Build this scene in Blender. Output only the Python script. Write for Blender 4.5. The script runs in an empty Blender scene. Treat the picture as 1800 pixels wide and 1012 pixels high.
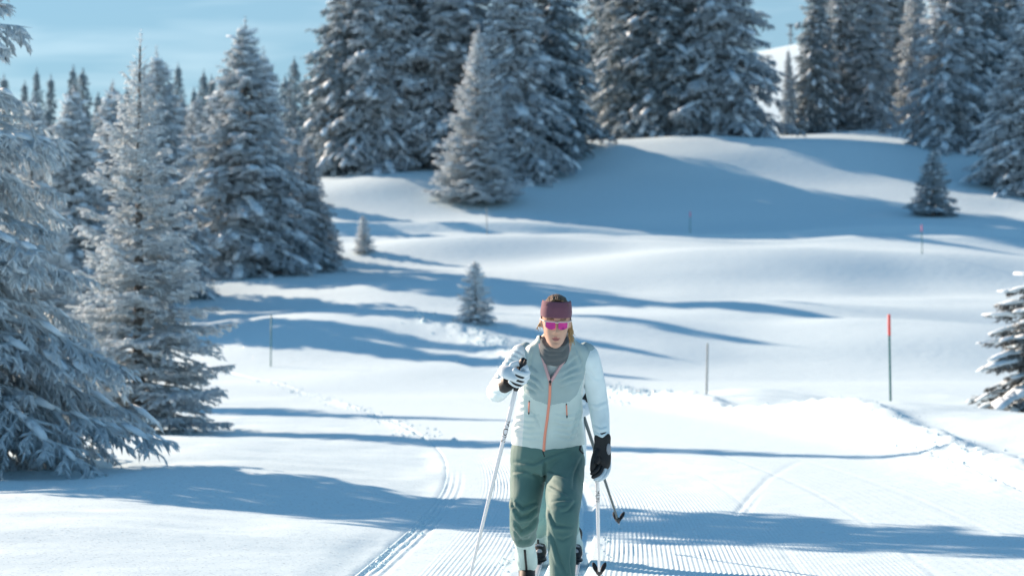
import bpy, bmesh, math, random
import numpy as np
from mathutils import Vector, Matrix, noise as mnoise
from mathutils.bvhtree import BVHTree

sc = bpy.context.scene
COL = sc.collection
F_PX = 4250.0          # focal length in pixels of an 1800 px wide frame (85 mm on 36 mm)
CAM_H = 1.2
HORIZON = 606.0

# ---------------------------------------------------------------- camera
cam = bpy.data.cameras.new('camera')
cam.sensor_width = 36.0
cam.lens = 85.0
cam.shift_y = (HORIZON - 506.0) / 1800.0
cam.clip_start = 0.1
cam.clip_end = 3000.0
cam.dof.use_dof = True
cam.dof.focus_distance = 10.9
cam.dof.aperture_fstop = 4.5
cam_o = bpy.data.objects.new('camera', cam)
cam_o.location = (0, 0, CAM_H)
cam_o.rotation_euler = (math.radians(90), 0, 0)
COL.objects.link(cam_o)
sc.camera = cam_o

# ---------------------------------------------------------------- sky, sun, exposure
SUN_EL, SUN_AZ = 21.3, -50.0          # azimuth measured from +Y, negative = left of the view
world = bpy.data.worlds.new('World')
sc.world = world
world.use_nodes = True
wn, wl = world.node_tree.nodes, world.node_tree.links
bg = wn['Background']
sky = wn.new('ShaderNodeTexSky')
sky.sky_type = 'NISHITA'
sky.sun_disc = False
sky.sun_elevation = math.radians(SUN_EL)
sky.sun_rotation = math.radians(SUN_AZ)
sky.altitude = 1500
sky.air_density = 1.0
sky.dust_density = 0.15
sky.ozone_density = 2.0
# thin veils of high cloud all over the sky
tc = wn.new('ShaderNodeTexCoord')
mp = wn.new('ShaderNodeMapping')
mp.inputs['Scale'].default_value = (2.2, 2.2, 17.0)
mp.inputs['Location'].default_value = (0.35, 0.1, 0.2)
nz = wn.new('ShaderNodeTexNoise')
nz.inputs['Scale'].default_value = 2.6
nz.inputs['Detail'].default_value = 4.0
nz.inputs['Distortion'].default_value = 0.3
rmp = wn.new('ShaderNodeValToRGB')
rmp.color_ramp.elements[0].position = 0.45
rmp.color_ramp.elements[0].color = (2.35, 3.1, 3.7, 1)
rmp.color_ramp.elements[1].position = 0.62
rmp.color_ramp.elements[1].color = (4.1, 4.7, 5.05, 1)
mixc = wn.new('ShaderNodeMixRGB')
wl.new(tc.outputs['Generated'], mp.inputs['Vector'])
wl.new(mp.outputs['Vector'], nz.inputs['Vector'])
wl.new(nz.outputs['Fac'], rmp.inputs['Fac'])
sep = wn.new('ShaderNodeSeparateXYZ')
thin = wn.new('ShaderNodeMapRange')                                # a thin layer looks denser the lower one looks through it
thin.inputs['From Min'].default_value = 0.0; thin.inputs['From Max'].default_value = 0.55
thin.inputs['To Min'].default_value = 1.0; thin.inputs['To Max'].default_value = 0.12
mulv = wn.new('ShaderNodeMath'); mulv.operation = 'MULTIPLY'
wl.new(tc.outputs['Generated'], sep.inputs[0]); wl.new(sep.outputs['Z'], thin.inputs['Value'])
mulv.inputs[0].default_value = 0.94; wl.new(thin.outputs['Result'], mulv.inputs[1]); wl.new(rmp.outputs['Color'], mixc.inputs['Color2'])
wl.new(mulv.outputs[0], mixc.inputs['Fac'])
tint = wn.new('ShaderNodeMixRGB')
tint.blend_type = 'MULTIPLY'
tint.inputs['Fac'].default_value = 1.0
tint.inputs['Color2'].default_value = (0.42, 0.97, 1.04, 1)       # clear winter air, cyan rather than violet
wl.new(sky.outputs['Color'], tint.inputs['Color1'])
wl.new(tint.outputs['Color'], mixc.inputs['Color1'])
wl.new(mixc.outputs['Color'], bg.inputs['Color'])
bg.inputs['Strength'].default_value = 0.080

sun = bpy.data.lights.new('sun', 'SUN')
sun.energy = 5.0
sun.angle = math.radians(0.53)
sun.color = (1.0, 0.75, 0.57)
sun_o = bpy.data.objects.new('sun', sun)
_az, _el = math.radians(SUN_AZ), math.radians(SUN_EL)
SUN_DIR = Vector((math.sin(_az) * math.cos(_el), math.cos(_az) * math.cos(_el), math.sin(_el)))
sun_o.rotation_euler = SUN_DIR.to_track_quat('Z', 'Y').to_euler()
sun_o.location = SUN_DIR * 60
COL.objects.link(sun_o)

vs = sc.view_settings
vs.view_transform = 'Standard'
vs.look = 'None'
vs.exposure = 1.04
vs.gamma = 1.0
sc.cycles.max_bounces = 6
sc.cycles.diffuse_bounces = 3
sc.cycles.glossy_bounces = 3
sc.cycles.transparent_max_bounces = 6
sc.cycles.sample_clamp_indirect = 6.0


# ---------------------------------------------------------------- small helpers
def W(px, py, d):
    """A point d metres from the camera plane, given where it stands in the 1800x1012 frame."""
    return Vector(((px - 900.0) / F_PX * d, d, CAM_H + (HORIZON - py) / F_PX * d))


def tag(o, label=None, cat=None, group=None, kind=None):
    if label: o['label'] = label
    if cat: o['category'] = cat
    if group: o['group'] = group
    if kind: o['kind'] = kind
    return o


def link(name, me, parent=None, mats=()):
    for m in mats:
        me.materials.append(m)
    o = bpy.data.objects.new(name, me)
    COL.objects.link(o)
    if parent is not None:
        o.parent = parent
        o.matrix_parent_inverse = parent.matrix_world.inverted() if parent.type != 'EMPTY' else Matrix.Translation(-parent.location)
    return o


def mesh_np(name, verts, tris=None, quads=None, smooth=True, mat_idx=None):
    """numpy arrays -> mesh (tris n,3 and/or quads n,4)."""
    me = bpy.data.meshes.new(name)
    verts = np.asarray(verts, dtype=np.float32)
    parts, starts, totals = [], [], []
    off = 0
    for arr, k in ((tris, 3), (quads, 4)):
        if arr is None or len(arr) == 0:
            continue
        arr = np.asarray(arr, dtype=np.int32)
        parts.append(arr.ravel())
        starts.append(off + np.arange(len(arr), dtype=np.int32) * k)
        totals.append(np.full(len(arr), k, dtype=np.int32))
        off += arr.size
    loops = np.concatenate(parts)
    st = np.concatenate(starts)
    tot = np.concatenate(totals)
    me.vertices.add(len(verts))
    me.vertices.foreach_set('co', verts.ravel())
    me.loops.add(len(loops))
    me.loops.foreach_set('vertex_index', loops)
    me.polygons.add(len(st))
    me.polygons.foreach_set('loop_start', st)
    me.polygons.foreach_set('loop_total', tot)
    if mat_idx is not None:
        me.polygons.foreach_set('material_index', np.asarray(mat_idx, dtype=np.int32))
    me.update(calc_edges=True)
    if smooth:
        me.polygons.foreach_set('use_smooth', np.ones(len(st), dtype=bool))
    return me


def grid_quads(nr, nc, wrap=False):
    r = np.arange(nr - 1)[:, None]
    c = np.arange(nc if wrap else nc - 1)[None, :]
    c2 = (c + 1) % nc
    a = r * nc + c
    b = r * nc + c2
    return np.stack([a, b, b + nc, a + nc], axis=-1).reshape(-1, 4)


def _hash(ix, iy, seed):
    n = (ix.astype(np.int64) * 374761393 + iy.astype(np.int64) * 668265263 + seed * 974634777) & 0x7fffffff
    n = ((n ^ (n >> 13)) * 1274126177) & 0x7fffffff
    n = n ^ (n >> 16)
    return (n & 0xffff) / 65535.0


def vnoise(x, y, seed=0):
    """smooth value noise in -1..1"""
    x = np.asarray(x, float); y = np.asarray(y, float)
    ix, iy = np.floor(x), np.floor(y)
    fx, fy = x - ix, y - iy
    ux = fx * fx * fx * (fx * (fx * 6 - 15) + 10)
    uy = fy * fy * fy * (fy * (fy * 6 - 15) + 10)
    ix = ix.astype(np.int64); iy = iy.astype(np.int64)
    a = _hash(ix, iy, seed); b = _hash(ix + 1, iy, seed)
    c = _hash(ix, iy + 1, seed); d = _hash(ix + 1, iy + 1, seed)
    return 2 * ((a * (1 - ux) + b * ux) * (1 - uy) + (c * (1 - ux) + d * ux) * uy) - 1


def fbm(x, y, seed=0, octaves=3):
    v, a = 0, 1.0
    for k in range(octaves):
        v = v + a * vnoise(x * 2 ** k + 17.3 * k, y * 2 ** k - 9.1 * k, seed + k)
        a *= 0.5
    return v


def sstep(a, b, x):
    t = np.clip((np.asarray(x, float) - a) / (b - a), 0, 1)
    return t * t * (3 - 2 * t)


# ---------------------------------------------------------------- materials
def mat(name, color, rough=0.6, metallic=0.0, spec=0.4, bump=0.0, bscale=200.0, vary=0.0, vscale=8.0, sheen=0.0):
    m = bpy.data.materials.new(name)
    m.use_nodes = True
    n, l = m.node_tree.nodes, m.node_tree.links
    p = n['Principled BSDF']
    p.inputs['Base Color'].default_value = (*color, 1)
    p.inputs['Roughness'].default_value = rough
    p.inputs['Metallic'].default_value = metallic
    p.inputs['Specular IOR Level'].default_value = spec
    if sheen:
        p.inputs['Sheen Weight'].default_value = sheen
    t = n.new('ShaderNodeTexCoord')
    if vary:
        z = n.new('ShaderNodeTexNoise'); z.inputs['Scale'].default_value = vscale; z.inputs['Detail'].default_value = 5
        r = n.new('ShaderNodeValToRGB')
        r.color_ramp.elements[0].color = (*[c * (1 - vary) for c in color], 1)
        r.color_ramp.elements[1].color = (*[min(1, c * (1 + vary)) for c in color], 1)
        r.color_ramp.elements[0].position = 0.3; r.color_ramp.elements[1].position = 0.7
        l.new(t.outputs['Object'], z.inputs['Vector']); l.new(z.outputs['Fac'], r.inputs['Fac'])
        l.new(r.outputs['Color'], p.inputs['Base Color'])
    if bump:
        z2 = n.new('ShaderNodeTexNoise'); z2.inputs['Scale'].default_value = bscale; z2.inputs['Detail'].default_value = 3
        b = n.new('ShaderNodeBump'); b.inputs['Strength'].default_value = bump; b.inputs['Distance'].default_value = 0.002
        l.new(t.outputs['Object'], z2.inputs['Vector']); l.new(z2.outputs['Fac'], b.inputs['Height'])
        l.new(b.outputs['Normal'], p.inputs['Normal'])
    return m


def snow_material(name, grain=0.35):
    m = bpy.data.materials.new(name)
    m.use_nodes = True
    n, l = m.node_tree.nodes, m.node_tree.links
    p = n['Principled BSDF']
    p.inputs['Base Color'].default_value = (0.69, 0.87, 0.94, 1)
    p.inputs['Roughness'].default_value = 0.7
    p.inputs['Specular IOR Level'].default_value = 0.25
    t = n.new('ShaderNodeTexCoord')
    z1 = n.new('ShaderNodeTexNoise'); z1.inputs['Scale'].default_value = 55; z1.inputs['Detail'].default_value = 4
    z2 = n.new('ShaderNodeTexNoise'); z2.inputs['Scale'].default_value = 3.0; z2.inputs['Detail'].default_value = 4
    b1 = n.new('ShaderNodeBump'); b1.inputs['Strength'].default_value = grain; b1.inputs['Distance'].default_value = 0.006
    b2 = n.new('ShaderNodeBump'); b2.inputs['Strength'].default_value = 0.25; b2.inputs['Distance'].default_value = 0.05
    for z in (z1, z2):
        l.new(t.outputs['Object'], z.inputs['Vector'])
    l.new(z1.outputs['Fac'], b1.inputs['Height'])
    l.new(z2.outputs['Fac'], b2.inputs['Height'])
    l.new(b2.outputs['Normal'], b1.inputs['Normal'])
    l.new(b1.outputs['Normal'], p.inputs['Normal'])
    # here and there a flat snow crystal that mirrors the sun
    vo = n.new('ShaderNodeTexVoronoi'); vo.inputs['Scale'].default_value = 75
    l.new(t.outputs['Object'], vo.inputs['Vector'])
    sc_ = n.new('ShaderNodeSeparateColor'); l.new(vo.outputs['Color'], sc_.inputs[0])
    gt = n.new('ShaderNodeMath'); gt.operation = 'GREATER_THAN'; gt.inputs[1].default_value = 0.955
    l.new(sc_.outputs[0], gt.inputs[0])
    wn_ = n.new('ShaderNodeTexWhiteNoise'); l.new(vo.outputs['Color'], wn_.inputs['Vector'])
    sub = n.new('ShaderNodeVectorMath'); sub.operation = 'SUBTRACT'; sub.inputs[1].default_value = (.5, .5, .5)
    l.new(wn_.outputs['Color'], sub.inputs[0])
    gg = n.new('ShaderNodeNewGeometry')
    ma = n.new('ShaderNodeVectorMath'); ma.operation = 'MULTIPLY_ADD'; ma.inputs[1].default_value = (1.3, 1.3, 1.0)
    l.new(sub.outputs[0], ma.inputs[0]); l.new(gg.outputs['Normal'], ma.inputs[2])
    nm = n.new('ShaderNodeVectorMath'); nm.operation = 'NORMALIZE'; l.new(ma.outputs[0], nm.inputs[0])
    gl = n.new('ShaderNodeBsdfGlossy'); gl.inputs['Roughness'].default_value = 0.22; l.new(nm.outputs[0], gl.inputs['Normal'])
    ms = n.new('ShaderNodeMixShader')
    fa = n.new('ShaderNodeMath'); fa.operation = 'MULTIPLY'; fa.inputs[1].default_value = 0.35; l.new(gt.outputs[0], fa.inputs[0])
    l.new(fa.outputs[0], ms.inputs['Fac']); l.new(p.outputs[0], ms.inputs[1]); l.new(gl.outputs[0], ms.inputs[2])
    l.new(ms.outputs[0], n['Material Output'].inputs['Surface'])
    return m


def foliage_material(name, needle, rime, cover, soft=0.35, translucent=0.18):
    """needles carrying rime: more on upward faces, and more or less from twig to twig"""
    m = bpy.data.materials.new(name)
    m.use_nodes = True
    n, l = m.node_tree.nodes, m.node_tree.links
    n.remove(n['Principled BSDF'])
    out = n['Material Output']
    g = n.new('ShaderNodeNewGeometry')
    sx = n.new('ShaderNodeSeparateXYZ'); l.new(g.outputs['True Normal'], sx.inputs[0])
    at = n.new('ShaderNodeAttribute'); at.attribute_name = 'frost'
    z = n.new('ShaderNodeTexNoise'); z.inputs['Scale'].default_value = 5.0; z.inputs['Detail'].default_value = 3
    tcx = n.new('ShaderNodeTexCoord'); l.new(tcx.outputs['Object'], z.inputs['Vector'])
    # up*0.45 + frost*0.6 + noise*0.5
    a1 = n.new('ShaderNodeMath'); a1.operation = 'MULTIPLY_ADD'; a1.inputs[1].default_value = 0.40; a1.inputs[2].default_value = cover
    l.new(sx.outputs['Z'], a1.inputs[0])
    a2 = n.new('ShaderNodeMath'); a2.operation = 'MULTIPLY_ADD'; a2.inputs[1].default_value = 0.6
    l.new(at.outputs['Fac'], a2.inputs[0]); l.new(a1.outputs[0], a2.inputs[2])
    a3 = n.new('ShaderNodeMath'); a3.operation = 'MULTIPLY_ADD'; a3.inputs[1].default_value = 0.6
    l.new(z.outputs['Fac'], a3.inputs[0]); l.new(a2.outputs[0], a3.inputs[2])
    mr = n.new('ShaderNodeMapRange'); mr.inputs['From Min'].default_value = 0.75 - soft; mr.inputs['From Max'].default_value = 0.75 + soft
    mr.interpolation_type = 'SMOOTHSTEP'
    l.new(a3.outputs[0], mr.inputs['Value'])
    mx = n.new('ShaderNodeMixRGB')
    mx.inputs['Color1'].default_value = (*needle, 1); mx.inputs['Color2'].default_value = (*rime, 1)
    l.new(mr.outputs['Result'], mx.inputs['Fac'])
    df = n.new('ShaderNodeBsdfDiffuse'); tr = n.new('ShaderNodeBsdfTranslucent'); ms = n.new('ShaderNodeMixShader')
    ms.inputs['Fac'].default_value = translucent
    l.new(mx.outputs['Color'], df.inputs['Color']); l.new(mx.outputs['Color'], tr.inputs['Color'])
    l.new(df.outputs[0], ms.inputs[1]); l.new(tr.outputs[0], ms.inputs[2])
    l.new(ms.outputs[0], out.inputs['Surface'])
    return m


M_SNOW = snow_material('fresh_snow')
M_TRAIL = snow_material('groomed_snow', 0.25)
M_PAD = mat('snow_load', (0.74, 0.85, 0.92), 0.75, spec=0.2, bump=0.5, bscale=30)
M_FOL = foliage_material('rimed_needles', (0.040, 0.056, 0.058), (0.72, 0.83, 0.90), 0.34, translucent=.28)
M_FOL_RIME = foliage_material('thick_rime_needles', (0.12, 0.12, 0.115), (0.78, 0.87, 0.92), 0.60, translucent=.36)
M_FOL_DARK = foliage_material('dark_needles', (0.022, 0.042, 0.046), (0.62, 0.76, 0.85), 0.13, translucent=.25)
M_FOL_FAR = foliage_material('far_needles', (0.06, 0.09, 0.10), (0.50, 0.64, 0.74), 0.10)
M_FOL_BARE = foliage_material('bare_needles', (0.050, 0.050, 0.045), (0.62, 0.70, 0.76), -0.16)
M_BARK = mat('spruce_bark', (0.15, 0.145, 0.14), 0.9, vary=0.4, vscale=20, bump=0.8, bscale=40)

# ---------------------------------------------------------------- terrain
_PD = np.array([-90, 44, 52, 58, 64, 70, 80, 90, 100, 106, 113, 120, 130, 140, 160, 200, 300, 900.])
_PZ = np.array([0, 0, .08, .30, .75, 1.3, 2.5, 3.9, 5.45, 6.35, 7.7, 9.8, 11.6, 12.9, 13.6, 14, 15, 16.])
_fd = np.arange(-90, 900, 0.5)
_fz = np.interp(_fd, _PD, _PZ)
_k = np.exp(-0.5 * (np.arange(-24, 25) * 0.5 / 3.2) ** 2); _k /= _k.sum()
_fz = np.convolve(np.pad(_fz, 24, mode='edge'), _k, mode='valid')

_LD = np.array([-90, 9, 12.56, 16.35, 20, 26, 31, 38, 45, 52, 60, 66, 75.])
_LX = np.array([-7, -1.02, -.84, -.64, -.55, -.71, -1.1, -1.8, -2.8, -4.2, -6.3, -9.5, -18.])
_RD = np.array([-90, 8, 20, 27, 32, 38, 45, 52, 58, 66, 70, 75.])
_RX = np.array([0, 3.7, 4.1, 4.4, 4.3, 3.7, 2.9, 1.9, .9, -.9, -3, -9.])


def _smooth_curve(D, X):
    f = np.interp(_fd, D, X)
    k = np.exp(-0.5 * (np.arange(-12, 13) * 0.5 / 2.0) ** 2); k /= k.sum()
    return np.convolve(np.pad(f, 12, mode='edge'), k, mode='valid')


_flx, _frx = _smooth_curve(_LD, _LX), _smooth_curve(_RD, _RX)


def trail_left(d): return np.interp(d, _fd, _flx)
def trail_right(d): return np.interp(d, _fd, _frx)


def gz(x, d):
    return np.exp(-x * x / (2 * d * d))


def on_trail(x, d):
    """1 in the groomed corridor, 0 away from it"""
    l, r = trail_left(d), trail_right(d)
    return sstep(-0.25, 0.05, x - l) * sstep(-0.25, 0.05, r - x) * sstep(72, 62, d) * sstep(-60, -20, d)


MOUNDS = [  # px, py, d, height, half width m, half depth m
    (1530, 760, 33, 0.36, 0.9, 3.0), (1300, 735, 45, 0.30, 1.0, 2.0), (1900, 800, 30, 0.15, 1.2, 4.0),
    (620, 560, 72, 0.75, 3.6, 3.2), (760, 500, 82, 0.55, 3.2, 2.4), (480, 640, 66, 0.35, 2.0, 2.5),
    (1050, 590, 70, 0.5, 3.5, 2.5), (1350, 560, 76, 0.55, 5.0, 3.0), (1600, 600, 68, 0.5, 3.2, 3.0),
    (1250, 480, 90, 0.5, 6.0, 2.5), (900, 430, 97, 0.5, 5.0, 2.0), (1550, 470, 92, 0.4, 5, 3),
    (1180, 285, 125, 1.0, 5.0, 4.0), (1500, 300, 124, 0.8, 4.0, 3.5), (700, 330, 116, 0.7, 4.0, 3.0), (1560, 235, 143, 0.9, 7.0, 6),
]


def ground_z(x, d):
    x = np.asarray(x, float); d = np.asarray(d, float)
    z = np.interp(d, _fd, _fz)
    wild = sstep(46, 66, d)
    z = z + wild * (0.32 * vnoise(x / 9.0 + 3.1, d / 6.5 + 1.7, 5) + 0.06 * vnoise(x / 3.4, d / 2.8, 9)) * sstep(260, 150, d)
    t = on_trail(x, d)
    off = 1 - t
    lft = sstep(0.0, 2.6, trail_left(d) - x)
    rgt = sstep(0.0, 2.4, x - trail_right(d))
    near = sstep(58, 44, d)
    bank = near * lft * (0.10 * sstep(31, 26, d) + 0.02)
    bank = bank + near * rgt * 0.16
    soft = near * (0.05 * vnoise(x / 2.1 + 8, d / 2.4, 21) + 0.018 * vnoise(x / .6, d / .7, 22))
    z = z + off * (bank + soft)
    for px, py, dd, h, sx, sd in MOUNDS:
        mx = (px - 900.0) / F_PX * dd
        z = z + h * gz(x - mx, sx) * gz(d - dd, sd) * (off if dd < 60 else 1)
    # berms of loose snow along the groomed edge
    dr = x - trail_right(d); dl = trail_left(d) - x
    rough = fbm(x / .16, d / .25, 33, 3)
    z = z + near * sstep(17, 23, d) * np.where(dr < .35, gz(dr - .35, .38), gz(dr - .35, .16)) * (0.13 + 0.03 * rough)
    br = sstep(44, 52, d) * sstep(74, 68, d) * gz(dr - 0.3, .55)
    z = z + br * (0.12 + 0.03 * fbm(x / .3, d / .5, 35, 2))
    # second groomed trail crossing the slope
    q = x + 26 - (d - 92) * 1.0
    c2 = 104.5 - 0.16 * (x + 10) + 0.002 * x * x
    z = z - 0.22 * sstep(2.4, 1.6, np.abs(d - c2)) + 0.16 * gz(d - c2 + 2.3, .5) + 0.2 * gz(d - c2 - 2.5, .7)
    # far slope to the right
    z = z + 50 * gz(x - 120, 120) * gz(d - 470, 100) * sstep(180, 260, d)
    return z


def build_ground():
    xs_half = [0.0]
    while xs_half[-1] < 420:
        v = xs_half[-1]
        xs_half.append(v + (0.045 if v < 5.5 else 0.045 + (v - 5.5) * 0.032))
    xs_half = np.array(xs_half)
    xs = np.concatenate([-xs_half[:0:-1], xs_half]) + 0.3
    ds = [-90.0]
    while ds[-1] < 880:
        v = ds[-1]
        if v < 9: st = max(0.12, (9 - v) * 0.12)
        elif v < 16: st = 0.09
        elif v < 75: st = 0.09 + (v - 16) * 0.0035
        elif v < 150: st = 0.30 + (v - 75) * 0.006
        else: st = 0.75 + (v - 150) * 0.05
        ds.append(v + st)
    ds = np.array(ds)
    X, D = np.meshgrid(xs, ds)
    Z = ground_z(X, D) - 0.07 * sstep(0.0, 0.12, X - trail_left(D)) * sstep(0.0, 0.12, trail_right(D) - X) * sstep(67, 62, D) * sstep(8, 9, D)
    V = np.stack([X, D, Z], -1).reshape(-1, 3)
    me = mesh_np('snow_field', V, quads=grid_quads(len(ds), len(xs)))
    o = link('snow_ground', me, mats=[M_SNOW])
    tag(o, kind='structure')
    print('ground', len(ds), len(xs))


GROOVE = 1.07     # distance of the ski track from the left edge of the groomed strip


def trail_profile(s, d, wdt, x):
    """relief of the groomed strip: corduroy ribs, ski tracks, edge ruts"""
    fade = sstep(40, 22, d)
    m = (0.55 + 0.45 * vnoise(x / .9, d / 3.5, 41)) * (0.85 + .45 * vnoise(x / .10, d / .45, 42))
    zone = sstep(.30, .45, s) * sstep(3.2, 1.9, s) + 0.30 * sstep(1.9, 3.2, s)
    trod = sstep(.74, .80, s) * sstep(1.34, 1.26, s)
    rib = 0.0040 * np.cos(2 * np.pi * s / 0.0275 + 1.2 * vnoise(x / .5, d / 2.0, 61))
    z = fade * m * zone * (1 - trod) * rib
    z = z + trod * fade * 0.006 * fbm(x / .05, d / .12, 44, 2) * (sstep(.90, .78, s) + sstep(1.22, 1.3, s) + .15)
    for c in (GROOVE - .11, GROOVE + .11):
        z = z - 0.026 * sstep(.052, .034, np.abs(s - c)) * sstep(30, 19, d)
    for c, a in ((0.05, .022), (0.10, .018), (0.155, .012)):          # ruts left by the groomer's edge
        z = z - a * gz(s - c, .014) * sstep(24, 17, d) * (0.75 + .35 * vnoise(x / .1, d / .25, 47))
    for c in (2.35, 3.05, 3.75):                                       # faint seams between passes
        z = z - 0.0022 * gz(s - c, .02)
    # skate mark curving over the strip
    cx = np.interp(d, [15, 16.9, 19.3, 21.8, 24.8, 27], [1.25, 1.55, 1.91, 2.31, 2.92, 3.5])
    on = sstep(16.6, 17.4, d) * sstep(25.8, 24.5, d)
    z = z - on * (0.008 * gz(x - cx, .016) + 0.005 * gz(x - cx - .07, .012) * sstep(20.5, 18, d))
    return z


def build_trail():
    ds = [8.2]
    while ds[-1] < 66.5:
        ds.append(ds[-1] + (0.12 if ds[-1] < 20 else 0.12 + (ds[-1] - 20) * 0.010))
    ds = np.array(ds)
    smax = 5.6
    s1 = np.arange(0, 3.0, 0.0062)
    s2 = np.arange(3.0, smax, 0.02)
    s = np.concatenate([s1, s2])
    S, D = np.meshgrid(s, ds)
    wdt = trail_right(D) - trail_left(D)
    S = np.minimum(S, wdt + .03)
    X = trail_left(D) + S
    Z = ground_z(X, D) + trail_profile(S, D, wdt, X)
    edge = np.minimum(S, wdt + .03 - S)
    Z = Z - 0.09 * sstep(.02, 0, edge)
    V = np.stack([X, D, Z], -1).reshape(-1, 3)
    me = mesh_np('groomed_strip', V, quads=grid_quads(len(ds), len(s)))
    o = link('ski_trail', me, mats=[M_TRAIL])
    tag(o, kind='structure')
    print('trail', len(ds), len(s))


build_ground()
build_trail()


def build_clods():
    rs = np.random.RandomState(4)
    base = np.array([(1, 0, 0), (-1, 0, 0), (0, 1, 0), (0, -1, 0), (0, 0, 1), (0, 0, -1)], float)
    tri = np.array([(0, 2, 4), (2, 1, 4), (1, 3, 4), (3, 0, 4), (2, 0, 5), (1, 2, 5), (3, 1, 5), (0, 3, 5)])
    V, T = [], []
    n = 0

    def put(x, d, r):
        nonlocal n
        z = float(ground_z(x, d))
        v = base * (r * rs.uniform(.6, 1.25, (6, 1)))
        v = v * np.array([1, 1, .75])
        a = rs.uniform(0, 6.28)
        c, s_ = math.cos(a), math.sin(a)
        v = np.stack([v[:, 0] * c - v[:, 1] * s_, v[:, 0] * s_ + v[:, 1] * c, v[:, 2]], -1)
        V.append(v + np.array([x, d, z + r * .2])); T.append(tri + n); n += 6
    for d in rs.uniform(22, 47, 500):
        put(float(trail_right(d)) + .25 + rs.normal(0, .22), d, rs.gamma(2, .004) + .004)
    for d in rs.uniform(46, 70, 1000):
        put(float(trail_right(d)) + .3 + rs.normal(0, .45), d, rs.gamma(2, .011) + .008)
    for d in rs.uniform(30, 60, 350):
        put(float(trail_left(d)) + rs.normal(-.05, .18), d, rs.gamma(2, .006) + .005)
    for d in rs.uniform(9.5, 17, 420):
        put(float(trail_left(d)) + rs.choice([.05, .1, .76, .8, 1.3, 1.34]) + rs.normal(0, .02), d, rs.gamma(2, .002) + .003)
    me = mesh_np('clods', np.concatenate(V), tris=np.concatenate(T))
    o = link('snow_clods', me, mats=[M_SNOW])
    tag(o, 'loose crumbs of ploughed snow along the edges of the groomed trail', 'snow', kind='stuff')


build_clods()

# ---------------------------------------------------------------- spruces
SPIKE_T = np.array([(0, 1, 4), (0, 4, 3), (1, 2, 5), (1, 5, 4), (2, 0, 3), (2, 3, 5), (3, 4, 6), (4, 5, 6), (5, 3, 6)])


class Spikes:
    def __init__(self):
        self.a, self.b, self.r, self.sag, self.f = [], [], [], [], []

    def add(self, a, b, r, sag=0.0, frost=0.5):
        n = len(a)
        self.a.append(a); self.b.append(b)
        self.r.append(np.broadcast_to(r, (n,)).astype(float))
        self.sag.append(np.broadcast_to(sag, (n,)).astype(float))
        self.f.append(np.broadcast_to(frost, (n,)).astype(float))

    def arrays(self):
        a = np.concatenate(self.a); b = np.concatenate(self.b)
        r = np.concatenate(self.r)[:, None]; sag = np.concatenate(self.sag); f = np.concatenate(self.f)
        n = len(a)
        ax = b - a
        ln = np.linalg.norm(ax, axis=1, keepdims=True) + 1e-9
        t = ax / ln
        up = np.where(np.abs(t[:, 2:3]) > .92, np.array([[1., 0, 0]]), np.array([[0, 0, 1.]]))
        u = np.cross(t, up); u /= np.linalg.norm(u, axis=1, keepdims=True) + 1e-9
        v = np.cross(u, t)
        mid = a + ax * .5
        mid[:, 2] += sag
        V = np.empty((n, 7, 3))
        for k in range(3):
            an = 2 * math.pi * k / 3 + math.pi / 2
            o = math.cos(an) * u + math.sin(an) * v
            V[:, k] = a + o * r * .75
            V[:, 3 + k] = mid + o * r
        V[:, 6] = b
        T = (SPIKE_T[None] + 7 * np.arange(n)[:, None, None]).reshape(-1, 3)
        return V.reshape(-1, 3), T, np.repeat(f, 7)


_OCT_V = None


def pad_unit():
    """a low-poly lump of snow, flat underneath"""
    bm = bmesh.new()
    bmesh.ops.create_icosphere(bm, subdivisions=1, radius=1.0)
    v = np.array([x.co[:] for x in bm.verts]); t = np.array([[q.index for q in f.verts] for f in bm.faces])
    bm.free()
    v[:, 2] = np.where(v[:, 2] < 0, v[:, 2] * .35, v[:, 2])
    return v, t


PAD_V, PAD_T = pad_unit()


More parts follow.
